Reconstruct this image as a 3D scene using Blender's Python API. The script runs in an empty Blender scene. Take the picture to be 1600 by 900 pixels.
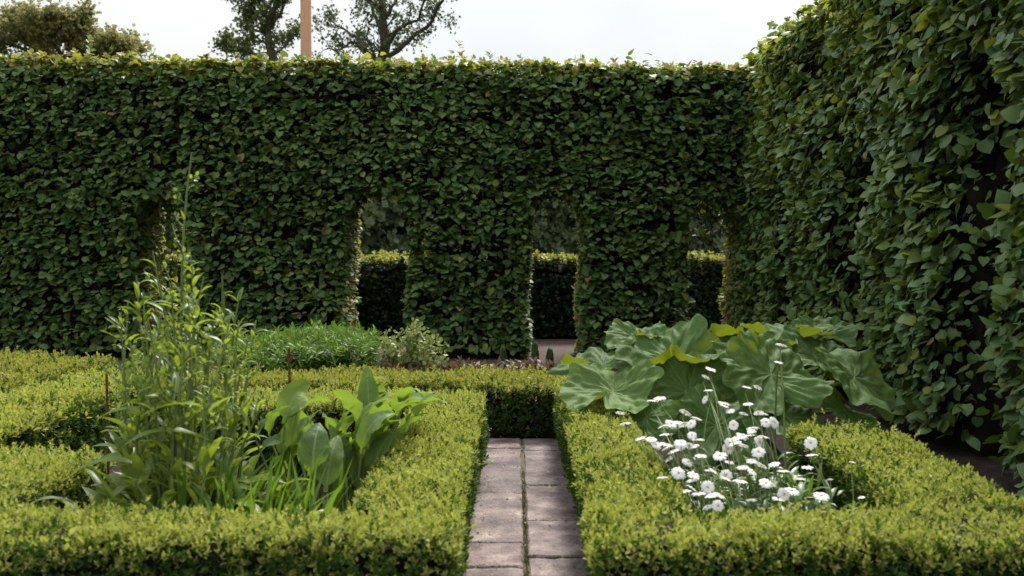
import bpy, math, random
import numpy as np

rng = np.random.default_rng(11)
random.seed(11)
sc = bpy.context.scene
COL = sc.collection
F = 1556.0            # focal length in pixels of the 1600 px wide photograph
EYE = 1.2
def X_at(px, Y): return (px - 806.0) / F * Y
def Z_at(py, Y): return EYE - (py - 390.0) / F * Y
def V3(*a): return np.array(a, float)

# ------------------------------------------------------------------ geometry
class Geo:
    """collects vertices, faces, materials and uvs for ONE mesh object"""
    def __init__(s):
        s.v = []; s.f = []; s.uv = []; s.n = 0
    def add(s, v, f, mat=0, uv=None):
        v = np.asarray(v, float).reshape(-1, 3); f = np.asarray(f, int)
        if len(v) == 0 or len(f) == 0: return
        s.v.append(v); s.f.append((f + s.n, np.full(len(f), mat) if np.isscalar(mat) else np.asarray(mat)))
        s.uv.append(np.zeros((len(v), 2)) if uv is None else np.asarray(uv, float).reshape(-1, 2))
        s.n += len(v)
    def build(s, name, mats, parent=None, smooth=True, loc=None):
        v = np.concatenate(s.v); uv = np.concatenate(s.uv)
        if loc is None: loc = np.array(parent.location) if parent else np.zeros(3)
        base = np.array(parent.location) if parent else np.zeros(3)
        v = v - loc
        me = bpy.data.meshes.new(name)
        loops = np.concatenate([f.ravel() for f, m in s.f])
        tot = np.concatenate([np.full(len(f), f.shape[1]) for f, m in s.f])
        mi = np.concatenate([m for f, m in s.f])
        start = np.concatenate([[0], np.cumsum(tot)[:-1]])
        me.vertices.add(len(v)); me.vertices.foreach_set('co', v.astype(np.float32).ravel())
        me.loops.add(len(loops)); me.loops.foreach_set('vertex_index', loops.astype(np.int32))
        me.polygons.add(len(tot)); me.polygons.foreach_set('loop_start', start.astype(np.int32))
        me.polygons.foreach_set('loop_total', tot.astype(np.int32))
        me.polygons.foreach_set('material_index', mi.astype(np.int32))
        me.polygons.foreach_set('use_smooth', np.full(len(tot), smooth))
        ul = me.uv_layers.new(name='UVMap')
        ul.data.foreach_set('uv', uv[loops].astype(np.float32).ravel())
        for m in (mats if isinstance(mats, (list, tuple)) else [mats]): me.materials.append(m)
        me.update(); me.validate()
        o = bpy.data.objects.new(name, me); COL.objects.link(o)
        if parent:
            o.parent = parent
            o.location = loc - base
        else:
            o.location = loc
        return o

def thing(name, label, cat, loc, group=None):
    o = bpy.data.objects.new(name, None); COL.objects.link(o)
    o.empty_display_size = 0.1
    o.location = loc; o['label'] = label; o['category'] = cat
    if group: o['group'] = group
    return o
def structure(o): o['kind'] = 'structure'; return o

def norm(a):
    a = np.asarray(a, float); return a / np.maximum(np.linalg.norm(a, axis=-1, keepdims=True), 1e-9)
def frames(tip, nrm):
    """rotation matrices with local y = tip, local z = normal"""
    t = norm(tip); n = norm(nrm - (nrm * t).sum(-1, keepdims=True) * t)
    s = np.cross(t, n)
    return np.stack([s, t, n], axis=-1)
def scatter(g, tmpl, P, R, S, mat=0):
    tv, tf = tmpl
    m = len(P)
    if m == 0: return
    S = np.asarray(S, float)
    if S.ndim == 1: S = np.repeat(S[:, None], 3, 1)
    v = np.einsum('mij,mkj->mki', R, tv[None] * S[:, None, :]) + P[:, None, :]
    f = tf[None] + (np.arange(m) * len(tv))[:, None, None]
    mm = mat if np.isscalar(mat) else np.repeat(np.asarray(mat), len(tf))
    g.add(v.reshape(-1, 3), f.reshape(-1, tf.shape[1]), mm)

def wave(seed, scale, n=7):
    """smooth vectorised pseudo noise of 2 coordinates, about -1..1"""
    r = np.random.default_rng(seed)
    k = r.normal(size=(n, 2)) / scale; ph = r.uniform(0, 6.28, n)
    def fn(a, b):
        a = np.asarray(a, float); b = np.asarray(b, float)
        o = 0
        for i in range(n): o = o + np.sin(a * k[i, 0] + b * k[i, 1] + ph[i])
        return o / (n ** .5) * .9
    return fn

def tube(g, pts, radii, sides=6, mat=0, cap=True):
    pts = np.asarray(pts, float); n = len(pts)
    radii = np.broadcast_to(np.asarray(radii, float), (n,))
    t = norm(np.gradient(pts, axis=0))
    ref = V3(0, 0, 1) if abs(t[0][2]) < .9 else V3(1, 0, 0)
    a = norm(np.cross(t, ref)); b = np.cross(t, a)
    th = np.linspace(0, 2 * math.pi, sides, endpoint=False)
    v = pts[:, None] + radii[:, None, None] * (np.cos(th)[None, :, None] * a[:, None] + np.sin(th)[None, :, None] * b[:, None])
    f = []
    for i in range(n - 1):
        for j in range(sides):
            k = (j + 1) % sides
            f.append((i * sides + j, i * sides + k, (i + 1) * sides + k, (i + 1) * sides + j))
    g.add(v.reshape(-1, 3), f, mat)

def blade(base, az, e0, bend, L, W, prof, fold=.25, wavy=0., twist=0., n=9, seed=0):
    """one long leaf; returns verts, quads, uvs.  az: heading, e0: start elevation, bend: how far it droops"""
    t = np.linspace(0, 1, n + 1); h = V3(math.cos(az), math.sin(az), 0); up = V3(0, 0, 1)
    e = e0 - bend * t ** 1.3
    d = np.cos(e)[:, None] * h + np.sin(e)[:, None] * up
    p = np.asarray(base) + np.concatenate([[np.zeros(3)], np.cumsum((d[:-1] + d[1:]) / 2 * L / n, axis=0)])
    nr = -np.sin(e)[:, None] * h + np.cos(e)[:, None] * up
    sd = np.cross(d, nr)
    tw = twist * t
    sd, nr = np.cos(tw)[:, None] * sd + np.sin(tw)[:, None] * nr, -np.sin(tw)[:, None] * sd + np.cos(tw)[:, None] * nr
    w = prof(t) * W / 2
    s = np.array([-1, -.55, 0, .55, 1.])
    wv = wavy * np.sin(t * 17 + seed)[:, None] * np.abs(s)[None] * w[:, None] * np.where(s > 0, 1, -.8)[None]
    off = fold * np.abs(s)[None] * w[:, None] + wv
    v = p[:, None] + s[None, :, None] * w[:, None, None] * sd[:, None] + off[..., None] * nr[:, None]
    f = []
    for i in range(n):
        for j in range(4):
            f.append((i * 5 + j, i * 5 + j + 1, i * 5 + j + 6, i * 5 + j + 5))
    uv = np.stack([np.broadcast_to((s + 1) / 2, (n + 1, 5)), np.broadcast_to(t[:, None], (n + 1, 5))], -1)
    return v.reshape(-1, 3), f, uv.reshape(-1, 2)
lance = lambda t: np.sin(np.pi * np.clip(t, 0.02, 1) ** .75) ** .8 + .02
ovate = lambda t: np.where(t < .12, .16, np.sin(np.pi * np.clip((t - .10) / .9, 0.0, 1) ** .62) ** .85) + .01
sword = lambda t: (1 - t ** 3) * .95 + .02

# ------------------------------------------------------------------ leaf templates
def tmpl_linden(droop, fold, cup=0.):
    mid = [(0, 0), (0, .25), (0, .52), (0, .82), (0, 1.1)]
    sid = [(.33, -.1), (.53, .12), (.56, .42), (.42, .72), (.16, .96)]
    zf = lambda x, y: -droop * y * y + fold * abs(x) - cup * x * x
    v = [(x, y, zf(x, y)) for x, y in mid] + [(-x, y, zf(x, y)) for x, y in sid] + [(x, y, zf(x, y) - .03) for x, y in sid]
    f = []
    for k in range(4):
        f.append((k, k + 1, 6 + k, 5 + k)); f.append((k, 10 + k, 11 + k, k + 1))
    return np.array(v, float), np.array(f)
LINDEN = [tmpl_linden(.12, .15, .3), tmpl_linden(.35, .3, .2), tmpl_linden(.08, -.05, .5), tmpl_linden(.25, .0, .4)]
def tmpl_small(fold=.25, droop=.15, w=.42):
    v = [(0, 0, 0), (-w * .8, .3, fold * w), (-w * .75, .7, fold * w - droop * .5), (0, 1, -droop), (w * .75, .7, fold * w - droop * .5), (w * .8, .3, fold * w), (0, .5, -.02)]
    f = [(0, 6, 2, 1), (6, 3, 3, 2)]
    f = [(0, 5, 4, 6), (0, 6, 2, 1), (6, 4, 3, 2)]
    return np.array(v, float), np.array(f)
def tmpl_shoot(nl, seed, spread=.75, w=.3):
    r = np.random.default_rng(seed); V = []; Fa = []; n = 0
    lv, lf = tmpl_small(.2, .1, w)
    for i in range(nl):
        a = i * 2.4 + r.uniform(-.3, .3); h = .75 * i / nl
        el = math.radians(20 + 55 * i / nl + r.uniform(-12, 12)); el = max(.1, el / (.5 + spread))
        tip = V3(math.cos(a) * math.cos(el), math.sin(a) * math.cos(el), math.sin(el))
        R = frames(tip[None], np.array([[0, 0, 1.]]) - .01 * tip)[0]
        V.append((lv * r.uniform(.55, .8)) @ R.T + V3(0, 0, h)); Fa.append(lf + n); n += len(lv)
    # local y is the shoot's axis
    V = np.concatenate(V)[:, [0, 2, 1]]; V[:, 2] *= -1
    return V, np.concatenate(Fa)
SHOOT = [tmpl_shoot(6, s, .45, .25) for s in (1, 2, 3, 4)]
SPRAY = [tmpl_shoot(7, s, .9, .42) for s in (5, 6, 7)]
SMALL = tmpl_small()

# ------------------------------------------------------------------ materials
def newmat(name):
    m = bpy.data.materials.new(name); m.use_nodes = True
    nt = m.node_tree; nt.nodes.clear()
    out = nt.nodes.new('ShaderNodeOutputMaterial')
    return m, nt, out
def N(nt, t, **k):
    n = nt.nodes.new(t)
    for a, b in k.items():
        if a in n.inputs.keys() if isinstance(a, str) else False: n.inputs[a].default_value = b
        else: setattr(n, a, b)
    return n
def ramp(nt, cols, interp='LINEAR'):
    r = nt.nodes.new('ShaderNodeValToRGB'); r.color_ramp.interpolation = interp
    e = r.color_ramp.elements
    while len(e) < len(cols): e.new(.5)
    for i, c in enumerate(cols):
        e[i].position = c[0]; e[i].color = (*c[1], 1)
    return r
def leafmat(name, cols, trans=(.12, .2, .02), tw=.35, rough=.45, spec=.4, under=None, nscale=1.3, veins=None):
    m, nt, out = newmat(name)
    geo = N(nt, 'ShaderNodeNewGeometry')
    k = len(cols)
    rp = ramp(nt, [(i / max(1, k - 1), c) for i, c in enumerate(cols)])
    oi = N(nt, 'ShaderNodeObjectInfo')
    nt.links.new(oi.outputs['Random'] if veins else geo.outputs['Random Per Island'], rp.inputs['Fac'])
    tc = N(nt, 'ShaderNodeTexCoord')
    nz = N(nt, 'ShaderNodeTexNoise'); nz.inputs['Scale'].default_value = nscale; nz.inputs['Detail'].default_value = 3
    nt.links.new(tc.outputs['Object'], nz.inputs['Vector'])
    mr = N(nt, 'ShaderNodeMapRange'); mr.inputs['To Min'].default_value = .6; mr.inputs['To Max'].default_value = 1.4
    nt.links.new(nz.outputs['Fac'], mr.inputs['Value'])
    mul = N(nt, 'ShaderNodeMixRGB', blend_type='MULTIPLY'); mul.inputs['Fac'].default_value = 1
    nt.links.new(rp.outputs['Color'], mul.inputs['Color1']); nt.links.new(mr.outputs['Result'], mul.inputs['Color2'])
    col = mul.outputs['Color']
    if veins:
        uv = N(nt, 'ShaderNodeUVMap'); sp = N(nt, 'ShaderNodeSeparateXYZ'); nt.links.new(uv.outputs['UV'], sp.inputs[0])
        def mth(op, a, b=None):
            q = N(nt, 'ShaderNodeMath', operation=op)
            for i, s in enumerate((a, b)):
                if s is None: continue
                if isinstance(s, (int, float)): q.inputs[i].default_value = s
                else: nt.links.new(s, q.inputs[i])
            return q.outputs[0]
        if veins == 'radial':
            ang = mth('MULTIPLY', sp.outputs['X'], 9.0)
            d = mth('ABSOLUTE', mth('SUBTRACT', mth('FRACT', ang), .5))
            d = mth('MULTIPLY', d, sp.outputs['Y'])                     # about the distance across the leaf
            d1 = mth('LESS_THAN', d, .008)
            a2 = mth('ADD', mth('MULTIPLY', mth('ABSOLUTE', mth('SUBTRACT', mth('FRACT', ang), .5)), -3.0), mth('MULTIPLY', sp.outputs['Y'], 7.0))
            d2 = mth('MULTIPLY', mth('LESS_THAN', mth('ABSOLUTE', mth('SUBTRACT', mth('FRACT', a2), .5)), .04), .35)
            vf = mth('MAXIMUM', d1, d2)
        else:
            d = mth('ABSOLUTE', mth('SUBTRACT', sp.outputs['X'], .5))
            d1 = mth('LESS_THAN', d, .035)
            a2 = mth('ADD', mth('MULTIPLY', d, -5.0), mth('MULTIPLY', sp.outputs['Y'], 11.0))
            d2 = mth('MULTIPLY', mth('LESS_THAN', mth('ABSOLUTE', mth('SUBTRACT', mth('FRACT', a2), .5)), .07), .35)
            vf = mth('MAXIMUM', d1, d2)
        mv = N(nt, 'ShaderNodeMixRGB'); mv.inputs['Color2'].default_value = (.22, .27, .12, 1)
        nt.links.new(mth('MULTIPLY', vf, .8), mv.inputs['Fac']); nt.links.new(col, mv.inputs['Color1'])
        col = mv.outputs['Color']
    if under:
        mu = N(nt, 'ShaderNodeMixRGB'); mu.inputs['Color2'].default_value = (*under, 1)
        nt.links.new(geo.outputs['Backfacing'], mu.inputs['Fac']); nt.links.new(col, mu.inputs['Color1'])
        col = mu.outputs['Color']
    pb = N(nt, 'ShaderNodeBsdfPrincipled')
    pb.inputs['Roughness'].default_value = rough; pb.inputs['Specular IOR Level'].default_value = spec
    nt.links.new(col, pb.inputs['Base Color'])
    if veins:
        nb = N(nt, 'ShaderNodeTexNoise'); nb.inputs['Scale'].default_value = 22; nb.inputs['Detail'].default_value = 4
        nt.links.new(tc.outputs['Object'], nb.inputs['Vector'])
        ad = N(nt, 'ShaderNodeMath', operation='SUBTRACT'); nt.links.new(nb.outputs['Fac'], ad.inputs[0]); nt.links.new(vf, ad.inputs[1])
        bp = N(nt, 'ShaderNodeBump'); bp.inputs['Strength'].default_value = .5; bp.inputs['Distance'].default_value = .015
        nt.links.new(ad.outputs[0], bp.inputs['Height']); nt.links.new(bp.outputs['Normal'], pb.inputs['Normal'])
    tr = N(nt, 'ShaderNodeBsdfTranslucent'); tr.inputs['Color'].default_value = (*trans, 1)
    mx = N(nt, 'ShaderNodeMixShader'); mx.inputs['Fac'].default_value = tw
    nt.links.new(pb.outputs[0], mx.inputs[1]); nt.links.new(tr.outputs[0], mx.inputs[2])
    nt.links.new(mx.outputs[0], out.inputs['Surface'])
    return m
def solidmat(name, cols, scale=8., rough=.9, bump=.4, bdist=.01, stretch=(1, 1, 1), detail=6, isl=0., spec=.2):
    m, nt, out = newmat(name)
    tc = N(nt, 'ShaderNodeTexCoord'); mp = N(nt, 'ShaderNodeMapping'); mp.inputs['Scale'].default_value = stretch
    nt.links.new(tc.outputs['Object'], mp.inputs['Vector'])
    nz = N(nt, 'ShaderNodeTexNoise'); nz.inputs['Scale'].default_value = scale; nz.inputs['Detail'].default_value = detail
    nt.links.new(mp.outputs[0], nz.inputs['Vector'])
    k = len(cols)
    rp = ramp(nt, [(.28 + .44 * i / max(1, k - 1), c) for i, c in enumerate(cols)])
    nt.links.new(nz.outputs['Fac'], rp.inputs['Fac'])
    col = rp.outputs['Color']
    if isl:
        geo = N(nt, 'ShaderNodeNewGeometry'); mr = N(nt, 'ShaderNodeMapRange')
        mr.inputs['To Min'].default_value = 1 - isl; mr.inputs['To Max'].default_value = 1 + isl
        nt.links.new(geo.outputs['Random Per Island'], mr.inputs['Value'])
        mul = N(nt, 'ShaderNodeMixRGB', blend_type='MULTIPLY'); mul.inputs['Fac'].default_value = 1
        nt.links.new(col, mul.inputs['Color1']); nt.links.new(mr.outputs[0], mul.inputs['Color2']); col = mul.outputs['Color']
    pb = N(nt, 'ShaderNodeBsdfPrincipled'); pb.inputs['Roughness'].default_value = rough; pb.inputs['Specular IOR Level'].default_value = spec
    nt.links.new(col, pb.inputs['Base Color'])
    n2 = N(nt, 'ShaderNodeTexNoise'); n2.inputs['Scale'].default_value = scale * 6; n2.inputs['Detail'].default_value = 5
    nt.links.new(mp.outputs[0], n2.inputs['Vector'])
    bp = N(nt, 'ShaderNodeBump'); bp.inputs['Strength'].default_value = bump; bp.inputs['Distance'].default_value = bdist
    nt.links.new(n2.outputs['Fac'], bp.inputs['Height']); nt.links.new(bp.outputs['Normal'], pb.inputs['Normal'])
    nt.links.new(pb.outputs[0], out.inputs['Surface'])
    return m

M = {}
M['hedge'] = leafmat('linden_leaf', [(.020, .050, .012), (.056, .106, .024), (.108, .160, .042), (.036, .074, .018)], (.13, .21, .012), .18, .55, .12)
M['hedge_mid'] = leafmat('linden_leaf_light', [(.10, .155, .032), (.14, .19, .040), (.08, .13, .03)], (.17, .24, .02), .28, .5, .18)
M['hedge_young_sunlit'] = leafmat('linden_leaf_young_sunlit', [(.20, .24, .035), (.26, .27, .05), (.30, .20, .07), (.16, .22, .03)], (.35, .36, .03), .42, .5, .3)  # new growth; on the gap jambs its yellow paints in sunlight
M['young_green'] = leafmat('linden_leaf_young_green', [(.17, .22, .03), (.22, .26, .04), (.13, .20, .03)], (.32, .36, .03), .42, .5, .25)
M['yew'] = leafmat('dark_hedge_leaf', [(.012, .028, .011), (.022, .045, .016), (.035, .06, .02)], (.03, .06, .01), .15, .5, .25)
M['hedge_brown'] = leafmat('linden_leaf_brown', [(.15, .09, .04), (.20, .13, .06)], (.15, .09, .02), .2, .6, .2)
M['cool'] = leafmat('linden_leaf_cool', [(.048, .100, .030), (.090, .155, .050), (.135, .20, .070), (.062, .118, .038)], (.14, .22, .012), .2, .48, .24)
M['twig'] = solidmat('hedge_twigs_shaded', [(.008, .007, .005), (.018, .015, .010)], 9, 1, .6, .02)  # twig colour taken near black to paint the shade deep inside
M['bark'] = solidmat('bark', [(.05, .04, .03), (.10, .085, .065)], 14, .9, .6, .01, (1, 1, .3))
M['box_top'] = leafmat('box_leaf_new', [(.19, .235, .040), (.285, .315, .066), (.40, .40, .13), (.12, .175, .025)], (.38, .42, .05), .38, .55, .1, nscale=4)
M['box_side'] = leafmat('box_leaf_old_shaded', [(.020, .048, .008), (.042, .085, .013), (.080, .135, .022), (.026, .060, .010)], (.08, .15, .010), .25, .55, .1, nscale=4)  # old leaves, darkened further to paint shade on the hedge sides
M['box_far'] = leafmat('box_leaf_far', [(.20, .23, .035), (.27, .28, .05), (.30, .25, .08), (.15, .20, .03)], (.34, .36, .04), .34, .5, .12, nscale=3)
M['weed'] = leafmat('weed_leaf', [(.11, .165, .028), (.16, .22, .035), (.08, .13, .03)], (.32, .42, .025), .40, .42, .38, under=(.18, .24, .075))
M['stem'] = leafmat('green_stem', [(.12, .18, .05), (.16, .20, .07)], (.1, .16, .03), .1, .5, .3)
M['dock'] = leafmat('broad_leaf', [(.07, .13, .03), (.11, .18, .035), (.16, .23, .045)], (.24, .36, .03), .40, .5, .28, veins='pinnate', under=(.15, .21, .08))
M['sword'] = leafmat('blade_leaf', [(.075, .14, .025), (.11, .18, .03), (.055, .11, .02)], (.17, .29, .02), .38, .4, .4)
M['rhubarb'] = leafmat('giant_leaf', [(.030, .078, .018), (.080, .150, .036), (.050, .105, .025), (.105, .175, .045)], (.19, .24, .012), .34, .62, .14, under=(.13, .17, .03), veins='radial', nscale=2)  # yellow underside colour paints in light coming through the leaf
M['feather'] = leafmat('feathery_leaf', [(.06, .12, .014), (.09, .16, .02), (.045, .10, .016)], (.18, .32, .02), .35, .5, .3)
M['pale'] = leafmat('variegated_leaf', [(.15, .20, .05), (.24, .28, .09), (.31, .32, .13), (.11, .16, .04)], (.24, .3, .06), .3, .5, .3)
M['red'] = leafmat('reddish_leaf', [(.08, .05, .03), (.12, .07, .04), (.06, .08, .03)], (.16, .08, .04), .3, .5, .3)
M['spike'] = leafmat('spike_leaf', [(.07, .11, .04), (.10, .14, .05)], (.1, .16, .03), .3, .5, .3)
M['petal'] = leafmat('daisy_petal', [(.80, .80, .78), (.86, .86, .84)], (.7, .7, .66), .3, .6, .2, nscale=.1)
M['disc'] = solidmat('daisy_disc', [(.55, .27, .02), (.75, .42, .03)], 300, .8, .8, .003)
M['daisyleaf'] = leafmat('daisy_leaf', [(.05, .10, .02), (.075, .14, .03), (.10, .16, .04)], (.14, .24, .02), .3, .4, .4)
M['tree'] = leafmat('tree_leaf', [(.035, .06, .02), (.055, .085, .025), (.075, .10, .03)], (.14, .19, .03), .35, .5, .3)
M['tree_brown'] = leafmat('tree_leaf_coppery', [(.12, .14, .045), (.18, .16, .06), (.10, .14, .045), (.22, .17, .075)], (.38, .36, .12), .45, .5, .3)
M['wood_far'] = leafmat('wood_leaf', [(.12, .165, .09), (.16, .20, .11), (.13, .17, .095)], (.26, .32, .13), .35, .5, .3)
M['soil'] = solidmat('soil', [(.014, .010, .007), (.028, .020, .014), (.055, .04, .03)], 12, .95, .9, .03)
M['ground'] = solidmat('ground_earth', [(.05, .045, .025), (.08, .075, .035), (.06, .08, .03)], 1.5, .95, .6, .03)
M['joint'] = solidmat('joint_soil', [(.06, .05, .03), (.12, .10, .065), (.09, .10, .04)], 30, .95, .9, .01)
M['gravel'] = solidmat('gravel', [(.05, .034, .03), (.10, .072, .062), (.17, .13, .115)], 60, .9, .9, .012)
M['timber'] = solidmat('timber_post', [(.44, .22, .125), (.60, .34, .22), (.52, .28, .165)], 10, .7, .4, .004, (6, 6, .25))
M['rust'] = solidmat('rusty_rod', [(.06, .03, .02), (.14, .06, .035)], 40, .8, .5, .002)
M['moss'] = leafmat('moss', [(.06, .07, .025), (.11, .10, .04), (.09, .065, .04)], (.08, .10, .02), .15, .7, .2)

# paving stone: weathered purple-grey sandstone, tone per slab, lichen and dirt
def slabmat():
    m, nt, out = newmat('paving_stone')
    tc = N(nt, 'ShaderNodeTexCoord'); geo = N(nt, 'ShaderNodeNewGeometry')
    n1 = N(nt, 'ShaderNodeTexNoise'); n1.inputs['Scale'].default_value = 5.5; n1.inputs['Detail'].default_value = 8; n1.inputs['Roughness'].default_value = .65
    nt.links.new(tc.outputs['Object'], n1.inputs['Vector'])
    r1 = ramp(nt, [(.33, (.042, .028, .028)), (.46, (.10, .073, .070)), (.57, (.185, .142, .132)), (.74, (.33, .285, .26))])
    nt.links.new(n1.outputs['Fac'], r1.inputs['Fac'])
    r2 = ramp(nt, [(0, (.68, .64, .66)), (.35, (1.02, .96, .92)), (.7, (.84, .82, .84)), (1, (1.12, 1.09, 1.04))])
    nt.links.new(geo.outputs['Random Per Island'], r2.inputs['Fac'])
    mul = N(nt, 'ShaderNodeMixRGB', blend_type='MULTIPLY'); mul.inputs['Fac'].default_value = 1
    nt.links.new(r1.outputs['Color'], mul.inputs['Color1']); nt.links.new(r2.outputs['Color'], mul.inputs['Color2'])
    n2 = N(nt, 'ShaderNodeTexNoise'); n2.inputs['Scale'].default_value = 90; n2.inputs['Detail'].default_value = 6
    nt.links.new(tc.outputs['Object'], n2.inputs['Vector'])
    r3 = ramp(nt, [(.36, (.45, .42, .40)), (.5, (1, 1, 1)), (.66, (1.12, 1.1, 1.06))]); nt.links.new(n2.outputs['Fac'], r3.inputs['Fac'])
    m2 = N(nt, 'ShaderNodeMixRGB', blend_type='MULTIPLY'); m2.inputs['Fac'].default_value = .7
    nt.links.new(mul.outputs['Color'], m2.inputs['Color1']); nt.links.new(r3.outputs['Color'], m2.inputs['Color2'])
    pb = N(nt, 'ShaderNodeBsdfPrincipled'); pb.inputs['Roughness'].default_value = .75; pb.inputs['Specular IOR Level'].default_value = .35
    nt.links.new(m2.outputs['Color'], pb.inputs['Base Color'])
    ad = N(nt, 'ShaderNodeMath', operation='ADD'); nt.links.new(n1.outputs['Fac'], ad.inputs[0]); nt.links.new(n2.outputs['Fac'], ad.inputs[1])
    bp = N(nt, 'ShaderNodeBump'); bp.inputs['Strength'].default_value = .6; bp.inputs['Distance'].default_value = .008
    nt.links.new(ad.outputs[0], bp.inputs['Height']); nt.links.new(bp.outputs['Normal'], pb.inputs['Normal'])
    nt.links.new(pb.outputs[0], out.inputs['Surface'])
    return m
M['slab'] = slabmat()

# ------------------------------------------------------------------ hedge core (mass of twigs inside)
def core(g, inside, lo, hi, cell, mat, drop=0., jit=.3, seed=1):
    r = np.random.default_rng(seed)
    lo = np.asarray(lo, float); n = np.maximum(1, np.ceil((np.asarray(hi) - lo) / cell).astype(int))
    idx = np.stack(np.meshgrid(*[np.arange(k) for k in n], indexing='ij'), -1)
    c = lo + (idx + .5) * cell
    mask = inside(c[..., 0], c[..., 1], c[..., 2])
    pad = np.zeros(np.array(mask.shape) + 2, bool); pad[1:-1, 1:-1, 1:-1] = mask
    vid = {}; V = []; Fa = []
    J = (r.random((*(n + 1), 3)) - .5) * 2 * jit * cell
    quads = {(0, 1): [(1, 0, 0), (1, 1, 0), (1, 1, 1), (1, 0, 1)], (0, -1): [(0, 0, 0), (0, 0, 1), (0, 1, 1), (0, 1, 0)],
             (1, 1): [(0, 1, 0), (0, 1, 1), (1, 1, 1), (1, 1, 0)], (1, -1): [(0, 0, 0), (1, 0, 0), (1, 0, 1), (0, 0, 1)],
             (2, 1): [(0, 0, 1), (1, 0, 1), (1, 1, 1), (0, 1, 1)], (2, -1): [(0, 0, 0), (0, 1, 0), (1, 1, 0), (1, 0, 0)]}
    for (ax, sg), q in quads.items():
        nb = np.roll(pad, -sg, axis=ax)[1:-1, 1:-1, 1:-1]
        cells = np.argwhere(mask & ~nb)
        for ce in cells:
            if drop and r.random() < drop: continue
            f = []
            for o in q:
                k = (ce[0] + o[0], ce[1] + o[1], ce[2] + o[2])
                if k not in vid:
                    vid[k] = len(V); V.append(lo + np.array(k) * cell + J[k])
                f.append(vid[k])
            Fa.append(f)
    if Fa: g.add(np.array(V), np.array(Fa), mat)

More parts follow.
